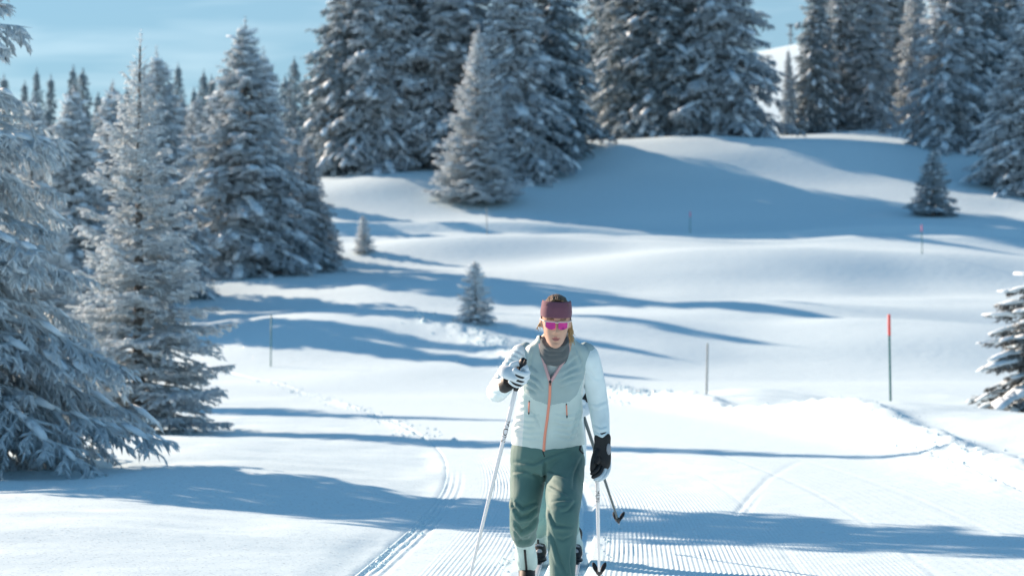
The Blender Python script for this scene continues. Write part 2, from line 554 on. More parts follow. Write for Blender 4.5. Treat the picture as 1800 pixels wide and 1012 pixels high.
def make_spruce(seed, H, R, nb, p=0.9, s2=.13, s3=.075, tl=.14, tr=.013, lift=(.55, -.12), droop=.22, hang=.55, low=.03,
                pads=0, pad_size=.12, gap=0.0, l2k=.42, rmin=.06, irregular=.25, az_range=None, leader=.06, frost_var=.5):
    """returns (crown mesh, trunk mesh, pads mesh or None)"""
    rs = np.random.RandomState(seed)
    S = Spikes()
    PV, PT, pn = [], [], 0
    ga = 2.399963
    for i in range(nb):
        u = ((i + rs.uniform(0, .8)) / nb) ** 1.12
        h = H * (low + (1 - low - leader) * u)
        az = i * ga + rs.uniform(-.35, .35)
        if az_range is not None:
            az = rs.uniform(*az_range)
        if rs.rand() < gap:
            continue
        L = (R * (1 - u) ** p + rmin * R) * (1 + irregular * rs.uniform(-1, .8))
        if L < .05: continue
        out = np.array([math.cos(az), math.sin(az), 0.])
        sd = np.array([-math.sin(az), math.cos(az), 0.])
        sl = lift[1] + (lift[0] - lift[1]) * u ** 1.6 + rs.uniform(-.1, .1)
        dr = droop * (1 - u * .6) * rs.uniform(.7, 1.3)
        swing = rs.uniform(-.14, .14)

        def axis(t):
            t = np.asarray(t)[:, None]
            return (np.array([0, 0, h]) + out * (L * t) + sd * (L * swing * t * t)
                    + np.array([0, 0, 1.]) * L * (sl * t - dr * t ** 1.7 + .10 * t ** 4))
        nseg = max(3, int(L / .35))
        tt = np.linspace(0, 1, nseg + 1)
        P = axis(tt)
        rad = (0.012 + 0.011 * L) * (1 - .8 * tt[:-1])
        S.add(P[:-1], P[1:] + (P[1:] - P[:-1]) * .15, rad, 0, .35 + .3 * rs.rand(nseg))
        # branchlets left and right
        n2 = max(3, int(2 * L / s2))
        t2 = np.sort(rs.uniform(.10, 1.0, n2)) if L > .3 else np.linspace(.2, 1, n2)
        side = np.where(np.arange(n2) % 2 == 0, 1., -1.)
        A = axis(t2)
        Tn = axis(np.minimum(t2 + .03, 1.03)) - axis(t2 - .03)
        Tn /= np.linalg.norm(Tn, axis=1, keepdims=True)
        ang = rs.uniform(.65, 1.15, n2)
        l2 = (l2k * L * np.sin(np.pi * np.clip(t2 * .8 + .18, 0, 1)) ** .8 * (1.05 - .55 * t2) + .10) * rs.uniform(.6, 1.15, n2)
        l2 = np.minimum(l2, .9)
        dz = rs.uniform(-.55, .12, n2) * (hang + .25)
        D2 = Tn * np.cos(ang)[:, None] + sd[None] * (side * np.sin(ang))[:, None]
        D2[:, 2] += dz
        D2 /= np.linalg.norm(D2, axis=1, keepdims=True)
        B = A + D2 * l2[:, None]
        S.add(A, B, tr * rs.uniform(.9, 1.4, n2), -.05 * l2 + .03 * l2, .2 + frost_var * rs.rand(n2))
        # twigs on each branchlet
        n3 = np.maximum(2, (2 * l2 / s3).astype(int))
        idx = np.repeat(np.arange(n2), n3)
        m = len(idx)
        q = rs.uniform(.08, 1.02, m)
        o3 = A[idx] + D2[idx] * (l2[idx] * q)[:, None]
        perp = np.cross(D2[idx], np.array([0, 0, 1.]))
        perp /= np.linalg.norm(perp, axis=1, keepdims=True) + 1e-9
        s3s = np.where(rs.rand(m) < .5, 1., -1.)
        d3 = D2[idx] * rs.uniform(.35, .9, m)[:, None] + perp * (s3s * rs.uniform(.2, .8, m))[:, None]
        d3[:, 2] -= hang * rs.uniform(.1, 1.3, m)
        d3 /= np.linalg.norm(d3, axis=1, keepdims=True)
        l3 = tl * rs.uniform(.55, 1.25, m) * (1.1 - .35 * q)
        S.add(o3, o3 + d3 * l3[:, None], tr * rs.uniform(.7, 1.3, m), rs.uniform(-.006, .012, m), frost_var * rs.rand(m) + (.5 - frost_var / 2))
        # twigs straight from the branch
        n4 = max(2, int(L / s3 * .9))
        t4 = rs.uniform(.15, 1.0, n4)
        o4 = axis(t4)
        d4 = out[None] * rs.uniform(.1, .8, n4)[:, None] + sd[None] * rs.uniform(-.8, .8, n4)[:, None]
        d4[:, 2] -= hang * rs.uniform(-.2, 1.3, n4)
        d4 /= np.linalg.norm(d4, axis=1, keepdims=True)
        S.add(o4, o4 + d4 * (tl * rs.uniform(.6, 1.2, n4))[:, None], tr * rs.uniform(.8, 1.3, n4), 0, frost_var * rs.rand(n4) + (.5 - frost_var / 2))
        # snow lying on the branch
        if pads:
            npd = rs.poisson(pads * L)
            for _ in range(npd):
                t = rs.uniform(.3, 1.0)
                c = axis([t])[0]
                w = pad_size * rs.uniform(.5, 1.3) * (1 - .3 * t)
                lng = w * rs.uniform(1.2, 2.2)
                jit = 1 + .28 * rs.uniform(-1, 1, (len(PAD_V), 1))
                v = PAD_V * jit
                tz = (sl - dr * 1.7 * t ** .7)
                pv = c + out * (v[:, :1] * lng) + sd * (v[:, 1:2] * w + rs.uniform(-.6, .6) * w) + np.array([0, 0, 1.]) * (v[:, 2:] * w * .55 + v[:, :1] * lng * tz + tr * 1.5)
                PV.append(pv); PT.append(PAD_T + pn); pn += len(pv)
    # leader shoot
    k = 26
    hh = H * (1 - leader * 1.6) + H * leader * 1.6 * rs.rand(k)
    a = np.stack([np.zeros(k), np.zeros(k), hh], -1)
    an = rs.uniform(0, 6.28, k)
    ll = (.05 + .5 * (H - hh)) * .6
    b = a + np.stack([np.cos(an) * ll, np.sin(an) * ll, ll * .7], -1)
    S.add(a, b, tr, 0, .7)
    S.add(np.array([[0, 0, H * (1 - leader * 1.8)]]), np.array([[0, 0, H * 1.0]]), .02 + tr, 0, .8)
    V, T, f = S.arrays()
    crown = mesh_np('crown', V, tris=T, smooth=False)
    at = crown.attributes.new('frost', 'FLOAT', 'POINT')
    at.data.foreach_set('value', f.astype(np.float32))
    # trunk: tapered, a little crooked
    ns, nr = 10, 14
    zz = np.linspace(-.35, H * .96, nr)
    rr = (.016 * H + .02) * (1 - zz / H).clip(.04, 1.1) + .012
    an = np.linspace(0, 2 * math.pi, ns, endpoint=False)
    wob = .012 * H * np.sin(zz / H * 5 + seed) * (zz / H) * .3
    tv = np.stack([rr[:, None] * np.cos(an)[None] + wob[:, None], rr[:, None] * np.sin(an)[None] * np.ones((nr, 1)), zz[:, None] * np.ones((1, ns))], -1)
    trunk = mesh_np('trunk', tv.reshape(-1, 3), quads=grid_quads(nr, ns, True))
    pm = mesh_np('snow_load', np.concatenate(PV), tris=np.concatenate(PT)) if PV else None
    print('spruce', seed, 'tris', len(T), 'pads', len(PV))
    return crown, trunk, pm


def make_proto(fol, **kw):
    c, t, p = make_spruce(**kw)
    c.materials.append(fol); t.materials.append(M_BARK)
    if p: p.materials.append(M_PAD)
    return dict(c=c, t=t, p=p, H=kw['H'])


PROTO = {
    # heavy mid-distance spruces
    'heavy':  make_proto(M_FOL, seed=11, H=9, R=2.3, nb=290, p=.85, s2=.15, s3=.10, tl=.20, tr=.022, droop=.35, lift=(.5, -.18), hang=.75, pads=3.0, pad_size=.17, irregular=.35),
    'heavy2': make_proto(M_FOL, seed=23, H=9, R=2.0, nb=290, p=.80, s2=.15, s3=.10, tl=.20, tr=.021, droop=.42, lift=(.45, -.25), hang=.9, pads=2.2, pad_size=.16, irregular=.4),
    'dark':   make_proto(M_FOL_DARK, seed=37, H=9, R=2.0, nb=270, p=.85, s2=.16, s3=.11, tl=.21, tr=.022, droop=.42, lift=(.45, -.28), hang=.9, pads=1.6, pad_size=.16, irregular=.35),
    'slim':   make_proto(M_FOL, seed=41, H=9, R=1.45, nb=280, p=.75, s2=.15, s3=.10, tl=.19, tr=.020, droop=.5, lift=(.4, -.35), hang=1.0, pads=1.2, pad_size=.13, irregular=.35),
    'cone':   make_proto(M_FOL_RIME, seed=53, H=8.2, R=2.15, nb=250, p=1.0, s2=.15, s3=.10, tl=.17, tr=.019, droop=.16, lift=(.55, -.05), hang=.5, pads=2.4, pad_size=.12, irregular=.2),
    'young':  make_proto(M_FOL_RIME, seed=61, H=2.0, R=.66, nb=95, p=.9, s2=.10, s3=.08, tl=.10, tr=.011, droop=.15, lift=(.7, -.02), hang=.4, pads=5, pad_size=.085, low=.05, irregular=.35),
    'young_dark': make_proto(M_FOL_DARK, seed=67, H=3.0, R=1.05, nb=120, p=.9, s2=.12, s3=.09, tl=.13, tr=.014, droop=.2, lift=(.6, -.05), hang=.5, pads=3.5, pad_size=.09, low=.10, irregular=.3),
    'far':    make_proto(M_FOL_FAR, seed=71, H=10, R=1.7, nb=150, p=.8, s2=.34, s3=.26, tl=.34, tr=.05, droop=.4, lift=(.4, -.25), hang=.8, pads=0, irregular=.4),
    'far2':   make_proto(M_FOL_FAR, seed=77, H=10, R=1.3, nb=150, p=.75, s2=.34, s3=.26, tl=.34, tr=.05, droop=.4, lift=(.4, -.25), hang=.8, pads=0, irregular=.5),
    # close ones, built once each
    'rimed':  make_proto(M_FOL_RIME, seed=83, H=6.3, R=1.55, nb=210, p=.85, s2=.10, s3=.055, tl=.115, tr=.0115, droop=.18, lift=(.85, .02), hang=.42, pads=1.2, pad_size=.07, irregular=.45, gap=.08, leader=.10, low=.04),
    'edge':   make_proto(M_FOL_RIME, seed=97, H=9.5, R=2.6, nb=165, p=1.32, s2=.115, s3=.07, tl=.15, tr=.0155, droop=.38, lift=(.35, -.12), hang=.95, pads=4.0, pad_size=.10, irregular=.2, low=.02),
    'loaded': make_proto(M_FOL_BARE, seed=104, H=4.4, R=1.6, nb=80, p=.6, s2=.10, s3=.06, tl=.13, tr=.011, droop=.40, lift=(.25, .02), hang=.75, pads=11, pad_size=.20, irregular=.3, low=.05),
}


def plant(kind, px, py, d, height, label, group=None, rz=0.0, wide=1.0, cat='spruce', sink=0.05, z=None, name='spruce_tree'):
    pr = PROTO[kind]
    x = (px - 900.0) / F_PX * d
    zz = float(ground_z(x, d)) - sink if z is None else z
    e = bpy.data.objects.new(name, None)
    COL.objects.link(e)
    e.empty_display_size = .3
    e.location = (x, d, zz)
    s = height / pr['H']
    e.scale = (s * wide, s * wide, s)
    _t = math.sin(px * 12.9898 + d * 4.1) * .022
    e.rotation_euler = (_t, math.cos(px * 7.7 + d) * .022, rz)
    tag(e, label, cat, group)
    for nm, me in (('trunk', pr['t']), ('crown', pr['c']), ('snow_load', pr['p'])):
        if me is None: continue
        o = bpy.data.objects.new(nm, me)
        COL.objects.link(o)
        o.parent = e
        if nm == 'snow_load': o['kind'] = 'stuff'
    return e


def ground_at(px, py, lo=60, hi=160):
    """distance at which the snow surface appears at this height of the frame"""
    dd = np.arange(lo, hi, .25)
    zz = ground_z((px - 900.0) / F_PX * dd, dd)
    yy = HORIZON - (zz - CAM_H) * F_PX / dd
    k = np.argmax(yy <= py)
    return float(dd[k]) if (yy <= py).any() else hi


# left edge of the frame
plant('edge', -165, 860, 21.4, 8.9, 'huge rimed spruce cut off by the left edge, lower boughs sweeping onto the snow', rz=.4, wide=.92)
plant('rimed', 243, 775, 33.0, 5.55, 'slender frosted spruce with a long bare leader shoot, right of the left edge tree', rz=1.0, wide=.86)
plant('rimed', 60, 700, 46, 5.2, 'pale rimed spruce half hidden behind the huge left edge tree', rz=3.3, wide=1.25)
plant('heavy', 425, 486, 88, 9.4, 'big dense spruce with clumped snow on the left, tallest there with a double tip', rz=.3, wide=1.15)
plant('heavy2', 462, 480, 91, 8.6, 'spruce grown into the right side of the double tipped left spruce', rz=2.1)
plant('heavy2', 340, 470, 93, 6.9, 'lower snowy spruce leaning out behind the slender frosted spruce', rz=4.0)
plant('slim', 538, 455, 93, 5.2, 'short bushy spruce at the right foot of the big left spruce', rz=1.2, wide=1.65)
plant('slim', 570, 455, 95, 2.3, 'low snow covered bush spruce at the right end of the left clump', rz=.6, wide=2.2)
plant('young', 640, 446, ground_at(640, 446), 1.55, 'tiny pale sapling alone right of the left clump', rz=.5, cat='sapling', name='spruce_sapling')
plant('young', 836, 600, 68, 1.8, 'small frosted young spruce standing alone behind the skier on the left', rz=2.2, cat='sapling', name='spruce_sapling')
plant('loaded', 1838, 735, 35, 2.25, 'snow loaded spruce cut off by the right edge of the frame', rz=2.6, wide=1.4)

plant('heavy', 190, 520, 78, 7.6, 'snowy spruce mostly hidden behind the slender frosted spruce', rz=5.0)
plant('heavy2', 60, 520, 76, 7.2, 'snowy spruce seen through the boughs of the left edge tree', rz=2.5)
for px, tp, d, kd, lb in [(18, 205, 101, 'dark', 'dark spruce behind the left edge boughs, nearest the frame edge'), (82, 232, 104, 'heavy2', 'snowy spruce in the gap left of the slender frosted spruce'),
                          (140, 200, 108, 'dark', 'dark spruce whose top shows just left of the slender frosted spruce'), (205, 225, 103, 'heavy2', 'spruce showing through the crown of the slender frosted spruce'),
                          (318, 165, 110, 'dark', 'dark blue spruce between the slender frosted spruce and the double tipped one'), (366, 170, 112, 'heavy2', 'spruce top close behind the left flank of the double tipped spruce'),
                          (522, 215, 112, 'dark', 'dim spruce filling the gap right of the double tipped spruce')]:
    _x = (px - 900.0) / F_PX * d
    plant(kd, px, 0, d, CAM_H + (HORIZON - tp) / F_PX * d - float(ground_z(_x, d)), lb, 'spruces filling the wood behind the left clump', px * .7, 1.25)
plant('heavy2', 285, 500, 82, 8.6, 'snowy spruce close behind the right side of the slender frosted spruce', rz=.9)
plant('heavy', 120, 520, 72, 7.6, 'snowy spruce between the left edge tree and the slender frosted spruce', rz=3.4)
# middle group
C = [('dark', 610, 300, 122, 13.5, 'snowy spruce at the left end of the tall middle group', 0.2, 1.0),
     ('heavy2', 668, 305, 121, 14.5, 'tall drooping spruce second from the left in the middle group', 1.7, .95),
     ('dark', 745, 290, 123, 15.0, 'dark tall spruce behind the gap left of the grey conical tree', 2.9, 1.0),
     ('heavy', 800, 290, 122, 15.5, 'very tall spruce directly behind the grey conical tree', 4.4, .95),
     ('heavy2', 905, 300, 118.5, 12.6, 'tall layered snowy spruce on the right shoulder of the grey conical tree', 5.2, 1.0),
     ('dark', 968, 285, 123, 13.0, 'darkest spruce at the right end of the middle group, beside the sky gap', .9, 1.0),
     ('dark', 690, 290, 124, 15.5, 'spruce crowded behind the second tree of the middle group', 3.9, .9),
     ('cone', 838, 362, 112.5, 8.3, 'grey conical rimed spruce standing in front of the middle group', .4, 1.0)]
for k, px, py, d, h, lb, rz, wd in C:
    plant(k, px, py, d, h, lb, 'tall spruces in the middle', rz, wd)
plant('young_dark', 1020, 268, ground_at(1020, 268), 2.0, 'small dark spruce in the shaded gap between the two tall groups', rz=1, cat='sapling', name='spruce_sapling', wide=.55)
# pair right of the gap
for k, px, py, d, h, lb, rz, wd in [
    ('dark', 1112, 262, 131, 13.5, 'broad dark spruce just right of the sky gap', 1.3, 1.05),
    ('dark', 1170, 266, 130, 15.0, 'tall spruce in the middle of the broad right pair', 2.6, 1.05),
    ('heavy2', 1268, 268, 129, 15.5, 'wide spruce with hanging white boughs right of centre', .1, 1.0),
    ('dark', 1085, 258, 138, 14.5, 'spruce peeping out behind the left of the broad pair', 4.2, 1.0)]:
    plant(k, px, py, d, h, lb, 'broad spruces right of the gap', rz, wd)
# right group on the crest
for k, px, py, d, h, lb, rz, wd in [
    ('slim', 1388, 245, 141, 5.2, 'thin short spruce left of the crest group, snowy slope behind it', .4, .8),
    ('dark', 1432, 245, 142, 10.5, 'dark spruce at the left end of the crest group', 1.0, .78),
    ('slim', 1478, 240, 144, 13.0, 'slim tall spruce second in the crest group', 2.2, 1.0),
    ('slim', 1528, 236, 143, 11.5, 'paler slim spruce third in the crest group', 3.3, 1.1),
    ('dark', 1560, 232, 149, 12.5, 'tall spruce behind the third and fourth of the crest group', 2.0, 1.0),
    ('slim', 1606, 230, 145, 10.5, 'narrow grey spruce fourth in the crest group, bright snow showing beside it', 4.5, .9),
    ('heavy2', 1672, 262, 126, 12.5, 'large snowy spruce at the right, behind the lone small spruce', 5.4, 1.0),
    ('dark', 1722, 262, 128, 13.5, 'dark spruce right of the large snowy one near the right edge', .7, 1.0),
    ('heavy', 1808, 290, 117, 11.0, 'spruce cut by the right edge near the top of the slope', 1.6, 1.0),
    ('dark', 1770, 250, 134, 13.0, 'tall spruce behind the right edge tree', 2.7, .9)]:
    plant(k, px, py, d, h, lb, 'spruces on the right crest', rz, wd)
plant('young_dark', 1640, 380, ground_at(1640, 380), 3.2, 'lone small dark spruce standing out on the right slope', rz=.8, cat='sapling', name='spruce_sapling')
plant('young_dark', 1553, 250, 138, 1.1, 'tiny spruce on the bright crest below the paler slim tree', rz=.8, cat='sapling', name='spruce_sapling', wide=.7)

# skyline behind the left clump
rsk = random.Random(7)
ordn = ['first', 'second', 'third', 'fourth', 'fifth', 'sixth', 'seventh', 'eighth', 'ninth', 'tenth', 'eleventh', 'twelfth', 'thirteenth',
        'fourteenth', 'fifteenth', 'sixteenth', 'seventeenth', 'eighteenth', 'nineteenth', 'twentieth', 'twenty first', 'twenty second', 'twenty third', 'twenty fourth']
SKY = [(12, 128), (40, 140), (66, 118), (86, 128), (126, 112), (146, 118), (172, 160), (200, 142), (228, 150), (262, 120), (296, 140), (316, 108), (336, 150), (356, 120),
       (378, 130), (398, 118), (500, 130), (519, 98), (540, 128), (560, 134)]
for i, (px, py) in enumerate(SKY):
    d = rsk.uniform(175, 230)
    x = (px - 900.0) / F_PX * d
    ztop = CAM_H + (HORIZON - py) / F_PX * d
    h = ztop - float(ground_z(x, d))
    plant('far' if i % 3 else 'far2', px, py, d, max(h, 3), ordn[i] + ' hazy spruce from the left in the far skyline row on the left', 'far skyline spruces', rsk.uniform(0, 6), rsk.uniform(.8, 1.15))
# a second, lower row that closes the wood
for i in range(16):
    px = 8 + i * 37 + rsk.uniform(-10, 10)
    d = rsk.uniform(158, 172)
    tp = rsk.uniform(185, 235)
    x = (px - 900.0) / F_PX * d
    h = CAM_H + (HORIZON - tp) / F_PX * d - float(ground_z(x, d))
    plant('far' if i % 2 else 'far2', px, 0, d, max(h, 3), ordn[i] + ' spruce from the left in the lower dark row beneath the left skyline', 'lower row of far spruces', rsk.uniform(0, 6), 1.3)


# ---------------------------------------------------------------- marker poles and mast
def make_marker(px, top, base, label, tip_col, d=None, shaft=None):
    d = ground_at(px, base, 25, 160) if d is None else d
    x = (px - 900.0) / F_PX * d
    z0 = float(ground_z(x, d))
    h = (CAM_H + (HORIZON - top) / F_PX * d) - z0
    e = bpy.data.objects.new('marker_pole', None); COL.objects.link(e)
    e.location = (x, d, z0)
    e.rotation_euler = (0.02 * math.sin(px), 0.022 * math.cos(px * 1.7), 0)
    tag(e, label, 'marker pole', 'thin poles marking the trail')
    cut = h * .78

    def rod(z0_, z1_, r, cap):
        n = 12
        an = np.linspace(0, 2 * math.pi, n, endpoint=False)
        prof = [(z0_, r), (z1_ - r * .6, r), (z1_, r * (.55 if cap else 1))]
        V = np.array([[(rr * math.cos(a), rr * math.sin(a), zz) for a in an] for zz, rr in prof]).reshape(-1, 3)
        V = np.vstack([V, [(0, 0, z1_)]])
        T = [(len(V) - 1, 2 * n + i, 2 * n + (i + 1) % n) for i in range(n)]
        return mesh_np('rod', V, tris=np.array(T), quads=grid_quads(3, n, True))
    for nm, me, m in (('shaft', rod(-.3, cut if tip_col else h, .017, not tip_col), shaft or M_MARK), ('tip_sleeve', rod(cut - .02, h, .021, True) if tip_col else None, tip_col)):
        if me is None: continue
        me.materials.append(m)
        o = bpy.data.objects.new(nm, me); COL.objects.link(o); o.parent = e
    print('marker', px, 'd', round(d, 1), 'h', round(h, 2))


M_MARK = mat('green_marker_paint', (.03, .17, .17), .45, vary=.2)
M_MARK_GREY = mat('weathered_grey_marker', (.22, .27, .28), .6, vary=.2)
M_MARK_RED = mat('fluorescent_red', (.85, .06, .05), .45)
M_MARK_PINK = mat('fluorescent_pink', (.80, .08, .22), .45)
make_marker(1565.5, 552, 745, 'green marker pole with a bright red top at the edge of the trail', M_MARK_RED, d=35.5)
make_marker(1242, 603, 705, 'plain grey green marker pole just right of the skier, without a coloured top', None, shaft=M_MARK_GREY, d=44)
make_marker(476, 553, 625, 'dark marker pole in the tree shadow beside the left clump', None, d=62)
make_marker(1621, 395, 448, 'small far marker pole with pink top below the lone small spruce', M_MARK_PINK)
make_marker(1213, 372, 412, 'faint far marker pole with pink top in the big blue shadow', M_MARK_PINK)
make_marker(856, 365, 412, 'faint far grey marker pole below the grey conical spruce', None, shaft=M_MARK_GREY)


def make_mast():
    px, top, base, d = 1390, 44, 94, 470.0
    x = (px - 900.0) / F_PX * d
    z0 = float(ground_z(x, d)); h = CAM_H + (HORIZON - top) / F_PX * d - z0
    e = bpy.data.objects.new('antenna_mast', None); COL.objects.link(e)
    e.location = (x, d, z0)
    tag(e, 'thin grey mast with two crossarms on the far snowy slope', 'mast')
    m = mat('galvanised_steel', (.20, .24, .27), .5, metallic=.4)

    def bars(nm, segs):
        V, T, Q = [], [], []
        for i, (a, b, r) in enumerate(segs):
            a, b = np.array(a, float), np.array(b, float)
            t = (b - a) / np.linalg.norm(b - a)
            u = np.cross(t, (0, 1, .2)); u /= np.linalg.norm(u); v = np.cross(t, u)
            for p in (a, b):
                for s1, s2 in ((1, 1), (-1, 1), (-1, -1), (1, -1)):
                    V.append(p + u * r * s1 + v * r * s2)
            o = i * 8
            Q += [(o + j, o + (j + 1) % 4, o + 4 + (j + 1) % 4, o + 4 + j) for j in range(4)] + [(o, o + 3, o + 2, o + 1), (o + 4, o + 5, o + 6, o + 7)]
        me = mesh_np(nm, np.array(V), quads=np.array(Q), smooth=False)
        me.materials.append(m)
        o = bpy.data.objects.new(nm, me); COL.objects.link(o); o.parent = e
    w = .28
    seg = [((sx * w, sy * w, -1), (sx * w * .6, sy * w * .6, h), .07) for sx in (-1, 1) for sy in (-1, 1)]
    nb = 8
    for i in range(nb):
        z_a, z_b = h * i / nb, h * (i + 1) / nb
        for sy in (-1, 1):
            seg.append(((-w * .9, sy * w * .9, z_a), (w * .9, sy * w * .9, z_b), .035))
    bars('lattice_tower', seg)
    bars('crossarm', [((-.9, 0, h - .1), (.9, 0, h - .1), .16), ((0, 0, h - .6), (0, 0, h + .15), .2)])
    bars('crossarm', [((-.8, 0, h * .62), (.6, 0, h * .62), .12)])


make_mast()

# ---------------------------------------------------------------- figure tools
def catmull(P, k):
    P = np.asarray(P, float)
    out = []
    n = len(P)
    for i in range(n - 1):
        p0, p1, p2, p3 = P[max(i - 1, 0)], P[i], P[i + 1], P[min(i + 2, n - 1)]
        for j in range(k):
            t = j / k
            out.append(.5 * ((2 * p1) + (-p0 + p2) * t + (2 * p0 - 5 * p1 + 4 * p2 - p3) * t * t + (-p0 + 3 * p1 - 3 * p2 + p3) * t ** 3))
    out.append(P[-1])
    return np.array(out)


def tube(keys, n=24, k=4, ref=(1, 0, 0), caps=True, round_ends=False, flat=None):
    """keys: (x, y, z, ra, rb) along the limb; ra along ref, rb across. flat: keep rings level."""
    K = np.array([(q[0], q[1], q[2], q[3], q[4] if len(q) > 4 else q[3]) for q in keys], float)
    if round_ends:
        a = K[0].copy(); d = K[0, :3] - K[1, :3]; d /= np.linalg.norm(d) + 1e-9
        a[:3] += d * K[0, 3] * .75; a[3:] *= .45
        b = K[-1].copy(); d = K[-1, :3] - K[-2, :3]; d /= np.linalg.norm(d) + 1e-9
        b[:3] += d * K[-1, 3] * .75; b[3:] *= .45
        K = np.vstack([a, K, b])
    C = catmull(K, k)
    P, ra, rb = C[:, :3], np.maximum(C[:, 3], 1e-4), np.maximum(C[:, 4], 1e-4)
    T = np.gradient(P, axis=0)
    T /= np.linalg.norm(T, axis=1, keepdims=True) + 1e-9
    if flat is not None:
        T[:] = flat
    r = np.array(ref, float)
    U = r[None] - T * (T @ r)[:, None]
    U /= np.linalg.norm(U, axis=1, keepdims=True) + 1e-9
    Vv = np.cross(T, U)
    an = np.linspace(0, 2 * math.pi, n, endpoint=False)
    ring = P[:, None] + U[:, None] * (ra[:, None] * np.cos(an))[..., None] + Vv[:, None] * (rb[:, None] * np.sin(an))[..., None]
    V = ring.reshape(-1, 3)
    Q = grid_quads(len(P), n, True)
    T3 = []
    if caps:
        c0, c1 = len(V), len(V) + 1
        V = np.vstack([V, P[0], P[-1]])
        last = (len(P) - 1) * n
        for i in range(n):
            j = (i + 1) % n
            T3.append((c0, j, i)); T3.append((c1, last + i, last + j))
    return V, np.array(T3, int).reshape(-1, 3), Q


def ball(c, r, n=14, m=10, rot=None):
    th = np.linspace(0, math.pi, m); ph = np.linspace(0, 2 * math.pi, n, endpoint=False)
    V = np.stack([np.sin(th)[:, None] * np.cos(ph), np.sin(th)[:, None] * np.sin(ph), np.cos(th)[:, None] * np.ones(n)], -1).reshape(-1, 3) * np.array(r)
    if rot is not None: V = V @ np.array(rot).T
    return V + np.array(c), np.zeros((0, 3), int), grid_quads(m, n, True)


def join(parts):
    V, T, Q, o = [], [], [], 0
    for v, t, q in parts:
        V.append(v); T.append(np.asarray(t, int).reshape(-1, 3) + o); Q.append(np.asarray(q, int).reshape(-1, 4) + o); o += len(v)
    return np.concatenate(V), np.concatenate(T), np.concatenate(Q)


def to_mesh(name, part, smooth=True):
    if part is None: return None
    return mesh_np(name, part[0], tris=part[1], quads=part[2], smooth=smooth)


def fuse(name, parts, voxel=.005, smooth=4):
    """several closed shapes -> one continuous skin"""
    me = to_mesh(name + '_raw', join(parts))
    o = bpy.data.objects.new('tmp', me); COL.objects.link(o)
    bm = bmesh.new(); bm.from_mesh(me)
    bmesh.ops.remove_doubles(bm, verts=bm.verts, dist=1e-5)
    bmesh.ops.recalc_face_normals(bm, faces=bm.faces); bm.to_mesh(me); bm.free()
    r = o.modifiers.new('r', 'REMESH'); r.mode = 'VOXEL'; r.voxel_size = voxel; r.use_smooth_shade = True
    if smooth:
        s = o.modifiers.new('s', 'SMOOTH'); s.factor = .5; s.iterations = smooth
    dg = bpy.context.evaluated_depsgraph_get()
    m2 = bpy.data.meshes.new_from_object(o.evaluated_get(dg))
    bpy.data.objects.remove(o); bpy.data.meshes.remove(me)
    m2.name = name
    m2.polygons.foreach_set('use_smooth', np.ones(len(m2.polygons), dtype=bool))
    return m2


def get_co(me):
    a = np.empty(len(me.vertices) * 3, np.float32); me.vertices.foreach_get('co', a); return a.reshape(-1, 3).astype(float)


def get_no(me):
    a = np.empty(len(me.vertices) * 3, np.float32); me.vertices.foreach_get('normal', a); return a.reshape(-1, 3).astype(float)


def set_co(me, co):
    me.vertices.foreach_set('co', co.astype(np.float32).ravel()); me.update()


def to_px(co):
    return np.stack([900 + co[:, 0] / co[:, 1] * F_PX, HORIZON - (co[:, 2] - CAM_H) / co[:, 1] * F_PX], -1)


def seg_dist(p, line):
    """distance, side and place along a polyline"""
    best = np.full(len(p), 1e9); side = np.zeros(len(p)); along = np.zeros(len(p))
    L = [np.linalg.norm(np.subtract(b, a)) for a, b in zip(line[:-1], line[1:])]
    tot, run = sum(L), 0.0
    for (a, b), ln in zip(zip(line[:-1], line[1:]), L):
        a = np.array(a, float); b = np.array(b, float)
        ab = b - a
        t = np.clip(((p - a) @ ab) / (ab @ ab + 1e-9), 0, 1)
        v = p - a - t[:, None] * ab
        d = np.linalg.norm(v, axis=1)
        m = d < best
        best[m] = d[m]; side[m] = np.sign(ab[0] * v[:, 1] - ab[1] * v[:, 0])[m]; along[m] = ((run + t * ln) / tot)[m]
        run += ln
    return best, side, along


def crease(me, lines, amp=.006, width=4.0, ruffle=.0025, rscale=28.0, seed=1):
    """press folds into cloth; lines run where the folds run, dying out at both ends"""
    co, no = get_co(me), get_no(me)
    px = to_px(co)
    dsp = np.zeros(len(co))
    face = sstep(.35, -.35, no[:, 1])
    for ln in lines:
        a = amp; w = width
        if isinstance(ln[0], (int, float)):
            a, w, ln = amp * ln[0], width * ln[1], ln[2]
        d, sd, al = seg_dist(px, ln)
        sd_ = d * sd
        end = np.sin(np.pi * np.clip(al, .0, 1.0)) ** .55 * np.exp(-(np.maximum(d - 3 * w, 0) / w) ** 2)
        dsp += face * a * end * (-np.exp(-(np.where(sd_ > 0, sd_ / (.55 * w), sd_ / (1.3 * w))) ** 2) + .75 * np.exp(-((sd_ - 1.9 * w) / (1.5 * w)) ** 2))
    if ruffle:
        for i, c in enumerate(co):
            dsp[i] += ruffle * mnoise.noise(Vector((c[0] * rscale + seed, c[1] * rscale, c[2] * rscale * .8)))
    set_co(me, co + no * dsp[:, None])


def paint(me, fn, base=0):
    """material index per face from where it lies in the frame (fn(px,py,x,y,z,ny) -> index)"""
    n = len(me.polygons)
    c = np.empty(n * 3, np.float32); me.polygons.foreach_get('center', c); c = c.reshape(-1, 3).astype(float)
    no = np.empty(n * 3, np.float32); me.polygons.foreach_get('normal', no); no = no.reshape(-1, 3)
    px = to_px(c)
    me.polygons.foreach_set('material_index', fn(px[:, 0], px[:, 1], c, no).astype(np.int32))


